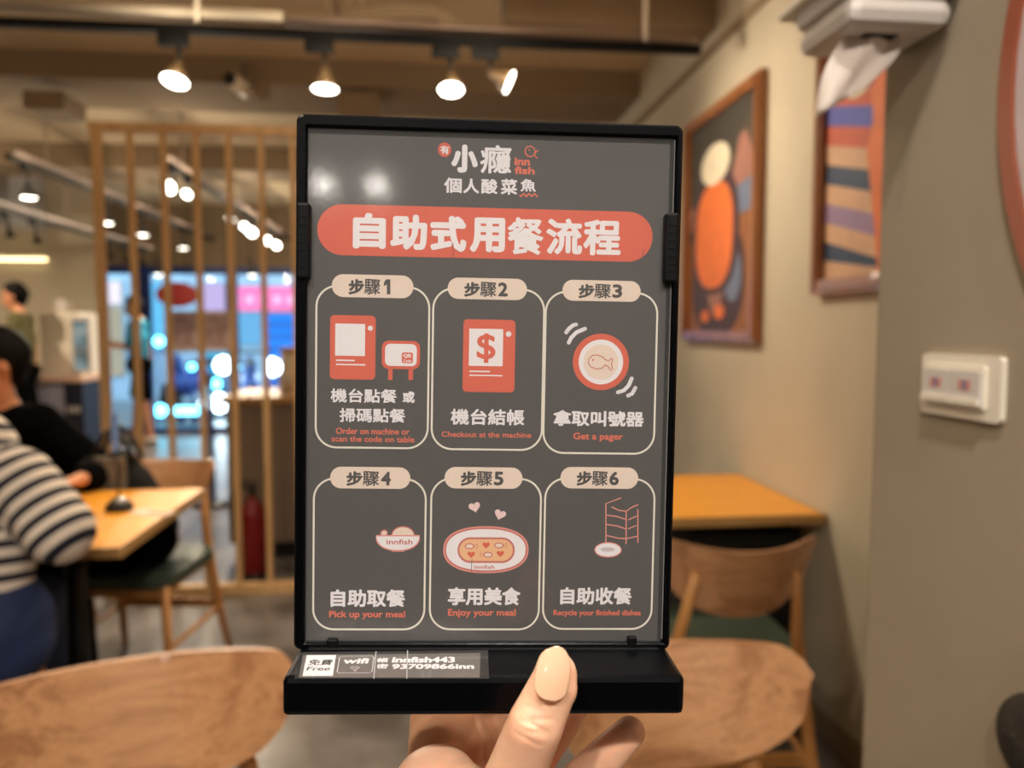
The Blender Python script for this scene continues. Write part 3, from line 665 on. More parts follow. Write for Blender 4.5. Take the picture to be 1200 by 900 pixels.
# round wall piece at right edge
rc_y = .781 - .42; rc_z = on(1169, 112, x=XP).z
yl = on(1169, 112, x=XP - .008).y; RR = .42
rd = thing('round_wall_panel', 'large round panel in a terracotta ring on the pillar, upper right edge', 'wall decoration', (XP, yl - RR, rc_z))
mr = Matrix.Rotation(R(-90), 4, 'Y')
lathe('ring', [(RR, 0), (RR, .008), (RR - .020, .008), (RR - .020, 0), (RR, 0)], M['terracotta'], rd, 72, mr, False)
lathe('disc', [(0, .005), (RR - .021, .005), (RR - .021, .001), (0, .001)], mat('pink_grey_disc', (196, 178, 176), .25), rd, 72, mr, False)
mi = Matrix(((0, 0, -1, 0), (-1, 0, 0, 0), (0, 1, 0, 0), (0, 0, 0, 1)))
pts = [(-RR + .05 + .03 * k, -.02 - .16 + .09 * math.sin(k * .5)) for k in range(26)]
inside = [(x, y) for x, y in [((RR - .035) * math.cos(R(a)), (RR - .035) * math.sin(R(a))) for a in range(192, 349, 6)]]
prism('lower_band', inside, .006, .008, mat('band_tan', (176, 120, 84), .5), rd, mi)
top_ = [((RR - .035) * math.cos(R(a)), (RR - .035) * math.sin(R(a))) for a in range(20, 161, 7)]
prism('upper_band', top_, .006, .008, mat('band_pale', (206, 184, 160), .5), rd, mi)
# tissue dispenser at top, fixed to the pillar
dy = on(1100, 30, x=XP).y
za = on(1100, 44, x=XP).z
dp = thing('tissue_dispenser', 'white wall tissue dispenser with a hanging sheet at the top right', 'dispenser', (XP, dy + .055, za))
LX = XP - at(952, 20, .93).x
box2('body', (-LX + .012, -.10, .03), (0, .045, .30), M['white'], dp, .02)
box2('lower_shell', (-LX + .02, -.092, .0), (-.005, .04, .035), M['white'], dp, .015)
box2('lid_rim', (-LX, -.11, .052), (-.0, .055, .064), M['cream'], dp, .005)
box2('end_cap', (-LX - .004, -.06, .08), (-LX + .014, .02, .22), M['white'], dp, .006)
box2('lock_window', (-LX - .008, -.045, .085), (-LX - .002, -.015, .115), M['black'], dp, .002)
box2('slot', (-LX * .62, -.06, -.002), (-LX * .35, -.045, .004), M['blackm'], dp)
# the sheet: a twisted hanging tissue
v = []; f = []; n = 10
T0 = Vector((-LX * .50, -.05, .004)); 
for j in range(n + 1):
    for i in range(7):
        a = i / 6 - .5; t_ = j / n
        v.append((T0.x - .035 * t_ + a * (.075 + .012 * math.sin(t_ * 4)), T0.y + .007 * math.sin(i * 1.5 + t_ * 3) + .01 * t_, T0.z - .058 * t_ - (.04 * (-a + .5) * t_)))
for j in range(n):
    for i in range(6): q = j * 7 + i; f.append((q, q + 1, q + 8, q + 7))
o = fromdata('tissue_sheet', v, f, M['paper'], dp, True); sm = o.modifiers.new('s', 'SOLIDIFY'); sm.thickness = .0008
# dark thing at lower right edge: brown furry bag hung on the pillar
p = on(1206, 850, x=XP)
hb = thing('brown_bag', 'dark brown fuzzy bag hanging on the pillar at the lower right edge', 'bag', (XP - .02, p.y - .035, p.z))
organic('body', [((0, 0, .0), (0, -.08, -.01), .05, .06, ((1, 0, 0), .5)), ((0, .0, .0), (0, -.02, -.02), .042, .05, ((1, 0, 0), .5))], .006, mat('brown_fur', (44, 34, 20), .95, .6, 40, bump=.8), hb)
tube('strap', [(0, -.03, .04), (.005, -.05, .12), (.012, -.06, .17)], .006, M['blackm'], hb)
tube('hook', [(.02, -.06, .17), (0, -.06, .165), (-.004, -.06, .18)], .004, M['steel'], hb)

# ================================================================== PEOPLE
def person(label, base, name='person'):
    return thing(name, label, 'person', base)
def head_caps(c, fwd, r=.092):
    c = Vector(c); f_ = Vector(fwd).normalized(); up = Vector((0, 0, 1)); s = f_.cross(up).normalized()
    caps = [(c + up * .03 - f_ * .012, c + up * .02 - f_ * .0, r, r * .98, (s, .84)), (c + f_ * .035 - up * .03, c + f_ * .03 - up * .085, r * .62, r * .42, (s, .95)),
            (c + f_ * .082 + up * .005, c + f_ * .100 - up * .028, .010, .016)]      # skull, jaw, nose
    for k in (-1, 1):
        caps.append((c + s * k * r * .84 - f_ * .005 + up * .01, c + s * k * r * .86 - f_ * .01 - up * .025, .016, .012, (s, .5)))
    return caps
eyem = mat('eye_dark', (20, 14, 12), .3); lipm = mat('lips', (168, 82, 74), .5)
def face(c, fwd, par, r=.092):
    c = Vector(c) - Vector(par.location); f_ = Vector(fwd).normalized(); up = Vector((0, 0, 1)); s = f_.cross(up).normalized()
    for k in (-1, 1):
        bm = bmesh.new(); bmesh.ops.create_uvsphere(bm, u_segments=10, v_segments=8, radius=.011, matrix=Matrix.Translation(c + f_ * .076 + s * k * .033 + up * .006)); bmobj('eye', bm, eyem, par, True)
        tube('eyebrow', [c + f_ * .083 + s * k * .018 + up * .030, c + f_ * .074 + s * k * .048 + up * .032], .004, M['hair'], par, 6)
    tube('mouth', [c + f_ * .088 - s * .022 - up * .056, c + f_ * .096 - up * .055, c + f_ * .088 + s * .022 - up * .056], .006, lipm, par, 8)
def hair_caps(c, fwd, r=.092):
    c = Vector(c); f_ = Vector(fwd).normalized(); up = Vector((0, 0, 1)); s = f_.cross(up).normalized()
    return [(c + up * .045 - f_ * .02, c + up * .03 - f_ * .03, r * 1.06, r * 1.06, (s, .88)), (c - f_ * .045 + up * .01, c - f_ * .05 - up * .04, r * .85, r * .62, (s, .9)), (c + up * .085 + f_ * .03, c + up * .09 - f_ * .02, .05, .06, (s, 1.2))]
def hand_caps(w, d, n, s=1.0):     # simple relaxed hand with five fingers: wrist, direction, palm normal
    w, d, n = Vector(w), Vector(d).normalized(), Vector(n).normalized(); x = d.cross(n).normalized(); out = []
    out.append((w, w + d * .05 * s, .024 * s, .034 * s, (n, .5))); out.append((w + d * .05 * s, w + d * .08 * s, .034 * s, .036 * s, (n, .4)))
    for k, L in zip((-1.5, -.5, .5, 1.5), (.062, .074, .078, .068)):
        a = w + d * .085 * s + x * k * .019 * s; b = a + d * L * .55 * s + n * .008 * s; c_ = b + d * L * .4 * s + n * .018 * s
        out += [(a, b, .0095 * s, .0085 * s), (b, c_, .0085 * s, .007 * s)]
    a = w + d * .025 * s + x * .03 * s; b = a + d * .04 * s + x * .02 * s; out += [(w + d * .01 * s, a, .018 * s, .014 * s), (a, b, .013 * s, .010 * s), (b, b + d * .03 * s, .010 * s, .008 * s)]
    return out
def piece(name, caps, vox, m, par, sm=5): return organic(name, caps, vox, m, par, sm, inv=Matrix.Translation(-Vector(par.location)))
def V3(*a): return Vector(a)

# --- person in striped shirt, seated at the near side of the left table, back towards us
D = 1.95
hip = at(-45, 715, D); hip.z = .56
chest = at(-38, 580, D + .02); neck = at(-52, 512, D + .05); headc = at(-62, 430, D + .12)
shR = at(24, 560, D); elb = at(70, 622, D - .02); wri = at(70, 592, D + .42); shL = at(-130, 545, D + .03)
t = person('person in a navy and cream striped shirt and jeans seated at the left edge', (hip.x, hip.y, 0))
fwd = V3(-.15, 1, -.15)
kneeR = V3(hip.x - .02, hip.y + .42, .52); kneeL = V3(hip.x - .24, hip.y + .40, .52)
body = head_caps(headc, fwd) + [(neck, headc - V3(0, 0, .05), .055, .05), (chest, neck, .09, .06), (hip, chest, .12, .12), (shL, shR, .05, .05), (shR, elb, .042, .035), (elb, wri, .036, .025)] + hand_caps(wri, V3(-.3, 1, -.1), V3(0, 0, -1))
for k, s in ((kneeR, .12), (kneeL, -.12)):
    hp = hip + V3(s * .8, 0, -.02); body += [(hp, k, .075, .055), (k, V3(k.x, k.y + .02, .08), .05, .035), (V3(k.x, k.y, .05), V3(k.x, k.y + .14, .035), .04, .032)]
elL = shL + V3(-.08, .12, -.25); wrL = elL + V3(.12, .25, .03); body += [(shL, elL, .042, .036), (elL, wrL, .035, .025)] + hand_caps(wrL, V3(.3, 1, 0), V3(0, 0, -1))
piece('body', body, .011, M['skin'], t)
piece('hair', hair_caps(headc, fwd), .012, M['hair'], t); face(headc, fwd, t)
# striped shirt: a stripe coordinate along the nearest limb
bones = [(hip + V3(0, 0, .03), neck - V3(0, 0, .05), 0), (shR, elb, 1), (elb, elb + (wri - elb) * .85, 2), (shL, elL, 3), (elL, elL + (wrL - elL) * .8, 4)]
shc = [(hip + V3(0, 0, .09), chest, .165, .165, ((0, 1, 0), .8)), (chest, chest + V3(0, .0, .10), .165, .13, ((0, 1, 0), .75)), (shL + V3(.03, 0, .0), shR - V3(.03, 0, .0), .085, .085), (chest + V3(0, 0, .08), neck, .12, .07), (shR, elb, .078, .085), (elb, elb + (wri - elb) * .85, .085, .05), (shL, elL, .075, .07), (elL, elL + (wrL - elL) * .8, .065, .045)]
strp = bpy.data.materials.new('striped_cotton'); strp.use_nodes = True; nt = strp.node_tree; b_ = nt.nodes['Principled BSDF']; b_.inputs['Roughness'].default_value = .9
at_ = nt.nodes.new('ShaderNodeAttribute'); at_.attribute_name = 'along'
m1 = nt.nodes.new('ShaderNodeMath'); m1.operation = 'MULTIPLY'; m1.inputs[1].default_value = 2 * PI / .042
m2 = nt.nodes.new('ShaderNodeMath'); m2.operation = 'SINE'; m3 = nt.nodes.new('ShaderNodeMapRange'); m3.inputs[1].default_value = -.25; m3.inputs[2].default_value = .05
mx = nt.nodes.new('ShaderNodeMix'); mx.data_type = 'RGBA'; mx.inputs[6].default_value = (*lin((24, 26, 40)), 1); mx.inputs[7].default_value = (*lin((226, 212, 196)), 1)
L = nt.links.new; L(at_.outputs['Fac'], m1.inputs[0]); L(m1.outputs[0], m2.inputs[0]); L(m2.outputs[0], m3.inputs[0]); L(m3.outputs[0], mx.inputs[0]); L(mx.outputs[2], b_.inputs['Base Color'])
so = piece('striped_shirt', shc, .011, strp, t, 4)
co = np.array([v_.co[:] for v_ in so.data.vertices]) + np.array(t.location)
best = np.full(len(co), 9e9); al = np.zeros(len(co))
for p_, q_, k in bones:
    p_, q_ = np.array(p_), np.array(q_); d_ = q_ - p_; Lb = np.linalg.norm(d_); d_ = d_ / Lb
    tt_ = (co - p_) @ d_; cl_ = np.clip(tt_, 0, Lb); dist = np.linalg.norm(co - p_ - cl_[:, None] * d_, axis=1) / (.165 if k == 0 else .08)
    msk = dist < best; best[msk] = dist[msk]; al[msk] = tt_[msk] + k * .013
atr = so.data.attributes.new('along', 'FLOAT', 'POINT'); atr.data.foreach_set('value', al.astype(np.float32))
jc = []
for k, s in ((kneeR, .10), (kneeL, -.10)):
    hp = hip + V3(s, 0, -.01); jc += [(hp, k, .115, .08), (k, V3(k.x, k.y + .02, .13), .075, .06)]
jc += [(hip + V3(-.07, 0, .04), hip + V3(.07, 0, .04), .14, .14)]
piece('jeans', jc, .012, M['jeans'], t)
shoes = [(V3(k.x, k.y - .03, .045), V3(k.x, k.y + .16, .035), .045, .04) for k in (kneeR, kneeL)]
piece('shoes', shoes, .012, M['white'], t)

# --- person in black, behind the yellow table
hc = at(-4, 428, 3.0); t0 = V3(hc.x, hc.y + .06, 0)
t = person('black haired person in a black jumper leaning over the yellow table', t0)
fwd = V3(-.55, -.5, -.45)
hip = V3(hc.x, hc.y + .26, .56); chest = at(0, 540, 3.12); neck = at(4, 482, 3.07); shR = at(46, 496, 3.08); elb = at(120, 556, 3.06); wri = at(92, 562, 2.78); shL = at(-75, 495, 3.1)
elL = shL + V3(-.05, -.1, -.22); wrL = elL + V3(.15, -.2, .0)
kn = [(at(72, 650, 2.75)), (at(20, 650, 2.75))]
body = head_caps(hc, fwd) + [(neck, hc - V3(0, 0, .05), .055, .05), (chest, neck, .1, .07), (hip, chest, .12, .12), (shL, shR, .05, .05), (shR, elb, .045, .036), (elb, wri, .036, .026), (shL, elL, .045, .036), (elL, wrL, .036, .026)]
body += hand_caps(wri, V3(-.6, -.6, -.05), V3(0, 0, -1)) + hand_caps(wrL, V3(.5, -.8, 0), V3(0, 0, -1))
for i, k in enumerate(kn):
    k.z = .50; hp = hip + V3(.09 - .18 * i, 0, -.02); body += [(hp, k, .075, .055), (k, V3(k.x, k.y + .05, .08), .05, .035), (V3(k.x, k.y + .03, .05), V3(k.x, k.y - .12, .035), .04, .032)]
piece('body', body, .012, M['skin'], t); piece('hair', hair_caps(hc, fwd, .095) + [(hc + V3(.04, .03, .02), hc + V3(.05, .04, -.05), .07, .04)], .012, M['hair'], t); face(hc, fwd, t)
piece('jumper', [(hip + V3(0, 0, .05), chest, .17, .18, ((0, 1, 0), .8)), (shL + V3(.03, 0, -.02), shR + V3(-.03, 0, -.02), .10, .10), (chest, neck - V3(0, 0, .02), .15, .075), (shR, elb, .085, .075), (elb, elb + (wri - elb) * .7, .07, .055), (chest + V3(.1, 0, 0), elb + V3(-.1, .02, -.02), .12, .07), (shL, elL, .085, .07), (elL, elL + (wrL - elL) * .8, .065, .05)], .013, M['knit'], t)
tc_ = [(hip + V3(-.08, 0, 0), hip + V3(.08, 0, 0), .14, .14)]
for i, k in enumerate(kn):
    hp = hip + V3(.1 - .2 * i, 0, -.01); tc_ += [(hp, k, .12, .095), (k, V3(k.x, k.y + .05, .12), .092, .085)]
piece('trousers', tc_, .013, M['dark'], t)
piece('shoes', [(V3(k.x, k.y + .06, .045), V3(k.x, k.y - .12, .04), .05, .042) for k in kn], .012, M['black'], t)

# --- standing people
def standing(label, px, D, face_dir, shirt, shorts, headpx, arm, dark_legs=False, H=1.70):
    g = at(px, 400, D); x, y = g.x, g.y
    t = person(label, (x, y, 0)); f_ = Vector(face_dir).normalized(); s = f_.cross(V3(0, 0, 1)).normalized()
    hc = V3(x, y, H - .12) + f_ * .05; k = H / 1.72
    nk = V3(x, y, 1.44 * k); ch = V3(x, y, 1.22 * k); hp = V3(x, y, .93 * k)
    body = head_caps(hc, f_ + V3(0, 0, -.25)) + [(nk, hc - V3(0, 0, .04), .055, .05), (ch, nk, .11, .06), (hp, ch, .12, .12)]
    sh_, pa, shoe = [(hp + V3(0, 0, .02), ch, .155, .16, (f_, .75)), (ch, nk - V3(0, 0, .06), .16, .10, (f_, .75))], [(hp + s * -.06, hp + s * .06, .135, .135)], []
    for q in (-1, 1):
        so_ = nk + s * q * .18 - V3(0, 0, .04); el = so_ + s * q * .05 - V3(0, 0, .27) + f_ * .02; wr = el + f_ * (arm if q > 0 else arm * .9) + V3(0, 0, .03 if arm > .15 else -.2)
        body += [(nk, so_, .05, .05), (so_, el, .045, .036), (el, wr, .036, .026)] + hand_caps(wr, f_ + V3(0, 0, -.1 if arm > .15 else -1.5), s * -q)
        sh_ += [(nk - V3(0, 0, .04), so_, .075, .075), (so_, so_ + (el - so_) * .8, .075, .08)]
        kn_ = V3(x, y, .5 * k) + s * q * .10 + f_ * (.06 * q); an = V3(x, y, .09) + s * q * .11 + f_ * (.12 * q)
        body += [(hp + s * q * .08, kn_, .08, .055), (kn_, an, .052, .035), (an, an + f_ * .14 - V3(0, 0, .05), .038, .03)]
        pa += [(hp + s * q * .085, kn_ + V3(0, 0, .08 if not dark_legs else 0), .10, .09)] + ([(kn_, an + V3(0, 0, .05), .085, .07)] if dark_legs else [])
        shoe += [(V3(an.x, an.y, .045) - f_ * .04, V3(an.x, an.y, .04) + f_ * .17, .045, .042)]
    piece('body', body, .014, M['skin'], t); piece('hair', hair_caps(hc, f_), .014, M['hair'], t); face(hc, f_, t)
    piece('shirt', sh_, .015, shirt, t); piece('trousers' if dark_legs else 'shorts', pa, .015, shorts, t); piece('shoes', shoe, .014, M['white'], t)
    return t
standing('standing man in an olive green shirt by the far left counter', 26, 7.1, (-.9, -.25, 0), M['olive'], M['dark'], 0, .22, True, H=1.76)
tp = standing('man in a teal shirt and black shorts walking behind the slats', 163, 9.0, (-1, -.1, 0), M['teal'], M['dark'], 0, .26, False, H=1.72)
ph = on(133, 411, y=tp.location.y - .02)

# ================================================================== SIGN HOLDER
# poster plane measured from the photograph: lower-left corner, right and up directions in camera axes
PW, PH = .148, .2107
def uv(px, py, n=0.0):       # photo pixel -> (u, v) on the sheet plane at height n
    r = ray(px, py); o = SO + SN * n; k = (o - EYE).dot(SN) / r.dot(SN); p = EYE + r * k - SO; return p.dot(SU), p.dot(SV)
def uw(px, py, v):           # photo pixel -> (u, n) on the plane at height v (top of the base)
    r = ray(px, py); o = SO + SV * v; k = (o - EYE).dot(SV) / r.dot(SV); p = EYE + r * k - SO; return p.dot(SU), p.dot(SN)
sg = bpy.data.objects.new('sign_holder', None); COL.objects.link(sg); sg.matrix_world = SM; sg.empty_display_size = .05
tag(sg, 'black tabletop sign holder with a charcoal self service steps sheet, held up in front', 'sign')
bpl = mat('black_abs', (3, 4, 7), .3, spec=.15); bpl2 = mat('black_abs_matt', (5, 6, 7), .5, spec=.2)
gray = mat('sheet_charcoal', (72, 68, 65), .55, .10, 900)
ORG = mat('print_orange', (228, 96, 66), .6, .05, 700); WHT = mat('print_white', (246, 242, 244), .6); CRM = mat('print_cream', (242, 222, 204), .6)
LIN = mat('print_line', (244, 238, 222), .6); DRK = mat('print_dark', (62, 58, 56), .6); PNK = mat('print_pink', (236, 150, 136), .6); PKL = mat('print_pale_pink', (248, 214, 212), .6)
PCH = mat('print_peach', (244, 190, 140), .6); ROS = mat('print_rose', (205, 110, 100), .6); EOR = mat('print_text_orange', (232, 112, 84), .6)
sheet = box2('poster_sheet', (0, 0, -.0006), (PW, PH, 0), gray, sg)
def bxs(name, a, b, m, bev=0, par=sg): return box2(name, a, b, m, par, bev)
# frame: four rounded bars
FT, FBk = .0035, -.0045
bm = bmesh.new()
o_l, o_r, o_t, o_b = -.0038, PW + .0046, PH + .0048, -.0022
outer = rounded(o_l, o_b, o_r, o_t, .003, 5); inner = rounded(.0004, .0006, PW - .0002 + .0022, PH + .0002, .0004, 5)
bev = .0009
def ringmesh(bm, loops):
    vs = [[bm.verts.new((x, y, z)) for x, y in lp] for lp, z in loops]; n = len(loops[0][0])
    for A, B in zip(vs, vs[1:] + vs[:1]):
        for i in range(n): bm.faces.new((A[i], A[(i + 1) % n], B[(i + 1) % n], B[i]))
def inset(lp, d):
    cx = sum(p[0] for p in lp) / len(lp); cy = sum(p[1] for p in lp) / len(lp)
    hx = max(p[0] for p in lp) - cx; hy = max(p[1] for p in lp) - cy
    return [(cx + (x - cx) * (hx - d) / hx, cy + (y - cy) * (hy - d) / hy) for x, y in lp]
ringmesh(bm, [(outer, FBk), (outer, FT - bev), (inset(outer, bev), FT), (inset(inner, -bev * .6), FT), (inner, FT - bev), (inner, FBk)])
bmobj('frame', bm, bpl, sg)
bxs('back_panel', (-.001, -.001, FBk), (PW + .002, PH + .001, -.0008), bpl2)
# inner bead of the frame at right (thin bright edge of the pane slot)
u1_, _ = uv(790, 450, .002)
bxs('pane_edge', (PW + .0012, .002, .0004), (PW + .0016, PH - .001, .0022), mat('clear_edge', (120, 118, 116), .2))
# clear pane over the sheet
cvp = pane('acrylic_pane', (252, 252, 252), .085, 1.5, hazy=.035)
bxs('clear_pane', (.0006, .0008, .0013), (PW + .001, PH - .0002, .0019), cvp)
# side clips
def clip(px0, px1, py0, py1, left):
    u0, v0 = uv(px0, py1, .005); u1, v1 = uv(px1, py0, .005)
    c = bxs('side_clip', (u0, v0, -.0055), (u1, v1, .0052), bpl2, .0012)
    for k in range(7): box2('grip_rib', (u0 + .001, v0 + (v1 - v0) * (.15 + .11 * k), .0050), (u1 - .001, v0 + (v1 - v0) * (.15 + .11 * k) + .0006, .0054), bpl2, c)
clip(346, 362.5, 237, 327, True); clip(778.5, 797, 249, 331, False)
for px0, px1, py0, py1 in ((383, 396, 748.5, 760), (735, 746, 745.5, 758)):
    u0, v0 = uv(px0, py1, .003); u1, v1 = uv(px1, py0, .003); bxs('pane_tab', (u0, v0, .0015), (u1, v1, .0042), bpl2, .0006)
# base
vb = uv(560, 760, .004)[1]
ub0, nb0 = uw(329, 796, vb - .0); ub1, nb1 = uw(802, 791, vb)
NF = (nb0 + nb1) / 2; BH = .0152
bxs('base', (ub0, vb - BH, -.024), (ub1, vb, NF), bpl, .0022)
bxs('base_groove', (ub0 + .004, vb - .0002, -.0052), (ub1 - .004, vb + .0006, .0058), bpl2, .0004)
# wifi label with clear tape on the top of the base
def strip(name, quad, h0, h1, m, par):
    vs = [uw(px, py, vb) for px, py in quad]
    v = [(x, vb + h0, n) for x, n in vs] + [(x, vb + h1, n) for x, n in vs]
    f = [(0, 1, 2, 3), (7, 6, 5, 4)] + [(i, 4 + i, 4 + (i + 1) % 4, (i + 1) % 4) for i in range(4)]
    bm = bmesh.new(); me = bpy.data.meshes.new(name); me.from_pydata(v, [], f); bm.from_mesh(me); bpy.data.meshes.remove(me); return bmobj(name, bm, m, par)
tg = bmesh
lab = strip('wifi_label', [(355, 768.5), (563, 766), (562, 794.5), (350, 794.5)], .0001, .0003, mat('label_grey', (104, 98, 94), .5), sg)
strip('label_patch', [(359.5, 768.9), (393.8, 768.6), (390, 793), (354.5, 793.2)], .0003, .0004, WHT, lab)
tape = pane('clear_tape', (250, 250, 250), .12, 1.45, hazy=.02)
tp_ = strip('clear_tape', [(350, 766), (572, 763.5), (573, 797), (345, 797)], .0005, .0006, tape, sg)
for q in ([(440, 765), (441.2, 765), (438.6, 797), (437.4, 797)], [(477, 764), (478.2, 764), (477.2, 797), (476, 797)]): strip('tape_seam', q, .0006, .0007, mat('seam', (170, 170, 170), .4) if q[0][0] == 440 else bpy.data.materials['seam'], tp_)
bxs('tape_front', (uw(345, 797, vb)[0], vb - .0075, NF - .0001), (uw(573, 797, vb)[0], vb - .0022, NF + .00015), pane('tape_edge', (250, 250, 250), .15, 1.3))

# ---- print: text and shapes on the sheet
def textmesh(s):
    cu = bpy.data.curves.new('t', 'FONT'); cu.body = s; cu.resolution_u = 3; cu.size = 1.0
    o = bpy.data.objects.new('t', cu); COL.objects.link(o)
    me = evalmesh(o, 't'); bpy.data.objects.remove(o); bpy.data.curves.remove(cu)
    n = len(me.vertices); v = np.zeros(n * 3); me.vertices.foreach_get('co', v); v = v.reshape(-1, 3)[:, :2]
    f = [tuple(p.vertices) for p in me.polygons]; bpy.data.meshes.remove(me); return v, f
LAY = [0]
def fat(v, f, w, k=8):
    """thicken strokes: the glyph swept round a small circle"""
    V = []; Fc = []; n = len(v)
    offs = [(0, 0)] + [(w * math.cos(2 * PI * i / k), w * math.sin(2 * PI * i / k)) for i in range(k)] if w > 0 else [(0, 0)]
    for i, (dx, dy) in enumerate(offs):
        V.append(v + np.array([dx, dy])); Fc += [tuple(q + i * n for q in p) for p in f]
    Z = np.repeat(np.arange(len(offs)) * 1.5e-6, n); return np.column_stack([np.vstack(V), Z]), Fc
def write(s, px0, py0, px1, py1, m, bold=.04, par=None, name='lettering', h=None):
    v, f = textmesh(s); lo, hi = v.min(0), v.max(0)
    u0, v1 = uv(px0, py0); u1, v0 = uv(px1, py1)
    ww = bold * (v1 - v0)
    sc = np.array([(u1 - u0 - 2 * ww) / (hi[0] - lo[0]), (v1 - v0 - 2 * ww) / (hi[1] - lo[1])])
    v = (v - lo) * sc + np.array([u0 + ww, v0 + ww]); V, Fc = fat(v, f, ww)
    z = .00012 if h is None else h
    return fromdata(name, [(x, y, z + q) for x, y, q in V], Fc, m, par or sheet)
def shape(poly_uv, m, h=.00006, name='printed_shape', par=None):
    return fromdata(name, [(x, y, h) for x, y in poly_uv], [tuple(range(len(poly_uv)))], m, par or sheet)
def rr(px0, py0, px1, py1, rpx, m, h=.00006, name='printed_shape'):
    u0, v1 = uv(px0, py0); u1, v0 = uv(px1, py1); r = rpx * .000355; r = min(r, abs(u1 - u0) / 2 - 1e-6, abs(v1 - v0) / 2 - 1e-6)
    return shape(rounded(u0, v0, u1, v1, r, 10), m, h, name)
def pline(pts, wpx, m, h=.00008, closed=False, name='printed_line', uvs=False):
    P = [np.array(p if uvs else uv(*p)) for p in pts]; w_ = wpx * .000355 / 2; n = len(P); V = []; Fc = []
    for i in range(n):
        a = P[(i - 1) % n] if closed or i else P[i]; c = P[(i + 1) % n] if closed or i < n - 1 else P[i]
        d = c - a; d = d / (np.linalg.norm(d) + 1e-12); nn = np.array([-d[1], d[0]]); V += [P[i] + nn * w_, P[i] - nn * w_]
    for i in range(n if closed else n - 1):
        j = (i + 1) % n; Fc.append((2 * i, 2 * i + 1, 2 * j + 1, 2 * j))
    base = len(V)
    if not closed:
        for e_ in (P[0], P[-1]):
            s_ = len(V); V += [e_ + w_ * np.array([math.cos(2 * PI * k / 10), math.sin(2 * PI * k / 10)]) for k in range(10)]; Fc.append(tuple(range(s_, s_ + 10)))
    return fromdata(name, [(x, y, h) for x, y in V], Fc, m, sheet)
def disc(px, py, rx_, ry_, m, h=.00006, p=1.0, n=40, rot=0):
    cu_, cv_ = uv(px, py); k = .000355; out = []
    for x, y in ell(0, 0, rx_ * k, ry_ * k, n, p): out.append((cu_ + x * math.cos(rot) - y * math.sin(rot), cv_ + x * math.sin(rot) + y * math.cos(rot)))
    return shape(out, m, h)
def heart(px, py, s, rot, m, h):
    cu_, cv_ = uv(px, py); k = s * .000355 / 34; out = []
    for i in range(28):
        t_ = 2 * PI * i / 28; x = 16 * math.sin(t_) ** 3; y = 13 * math.cos(t_) - 5 * math.cos(2 * t_) - 2 * math.cos(3 * t_) - math.cos(4 * t_)
        x *= k; y *= k; out.append((cu_ + x * math.cos(rot) - y * math.sin(rot), cv_ + x * math.sin(rot) + y * math.cos(rot)))
    return shape(out, m, h)
# header
disc(521, 175.5, 7.6, 8.3, ORG); write('有', 516, 170.5, 526.5, 181, WHT, .03)
write('小', 529, 169, 560, 203, WHT, .06); write('癮', 563, 169.5, 599, 204, WHT, .022)
write('inn', 603, 184.5, 621, 194.5, EOR, .07); write('fish', 603, 195, 626.5, 204.8, EOR, .07)
pline([(626, 181), (623, 183.6), (618.5, 183), (615.6, 179.5), (615.4, 175.5), (618, 172), (622.5, 171.3), (626, 174), (627.2, 177.5), (626, 181), (628.5, 184.5), (629.5, 185.3)], 1.5, EOR)
pline([(626.2, 181), (628, 178), (630.5, 176.3)], 1.5, EOR); disc(620, 175.6, .9, .9, EOR)
for c_, q in zip('個人酸菜魚', ((520.5, 208, 541, 226.5), (543, 209, 561.5, 227), (564, 209.3, 583, 227.6), (587, 209.5, 606, 228.6), (610, 209.6, 628, 225))): write(c_, *q, WHT, .035)
pline([(609 + k * 1.05, 228.6 + 1.8 * math.sin(k * 1.05)) for k in range(21)], 1.7, EOR)
# banner
rr(372, 238.5, 764, 307.5, 40, ORG, name='banner')
for c_, q in zip('自助式用餐流程', ((413.8, 249, 452, 292), (457.5, 251, 500.4, 293.5), (504.5, 252.5, 546.5, 295.5), (551, 254.5, 591.5, 296.5), (595, 254.5, 636.5, 299), (640.5, 255.5, 682, 299), (684, 257, 727, 300))): write(c_, *q, WHT, .05 if c_ not in '餐流程' else .028 if c_ == '餐' else .036)
# cards
def card(x0, y0, x1, y1, pill, txt, tb):
    u0, v1 = uv(x0, y0); u1, v0 = uv(x1, y1)
    pline(rounded(u0, v0, u1, v1, .0085, 10), 2.2, LIN, .00006, True, 'card_outline', True)
    rr(*pill, 20, CRM, .00010, 'step_pill')
    W_ = tb[2] - tb[0]; write(txt[0], tb[0], tb[1], tb[0] + W_ * .36, tb[3], DRK, .045, h=.00016); write(txt[1], tb[0] + W_ * .37, tb[1], tb[0] + W_ * .735, tb[3], DRK, .016, h=.00016); one = txt[2] == '1'
    if one:
        a0, a1, am, y0, y1 = tb[0] + W_ * .82, tb[2] - 1.5, tb[2] - 5.6, tb[1] + .6, tb[3] - .6
        return shape([uv(*q) for q in ((a0, y0 + 4), (am - 1, y0), (a1, y0), (a1, y1), (am, y1), (am, y0 + 6), (a0, y0 + 8))][::-1], DRK, .00016)
    write(txt[2:], tb[0] + W_ * (.80 if one else .78), tb[1] + .5, tb[2], tb[3] - .5, DRK, .05, h=.00016)
card(371, 334.5, 501, 525.5, (389, 321, 484.4, 349.8), '步驟1', (408.5, 326.8, 459, 345.5))
card(508, 337.5, 634.5, 527.5, (524.8, 325, 617.3, 352), '步驟2', (544, 330.3, 595, 348))
card(640, 341.5, 766, 532, (659.4, 327.6, 750.4, 354), '步驟3', (678, 332.6, 729, 349.8))
card(368, 560.5, 497, 737.5, (387, 546.7, 480.7, 573), '步驟4', (406, 552, 458, 569.4))
card(505.7, 560.5, 631, 737.5, (521.2, 547, 612, 573), '步驟5', (540, 552, 590, 569.4))
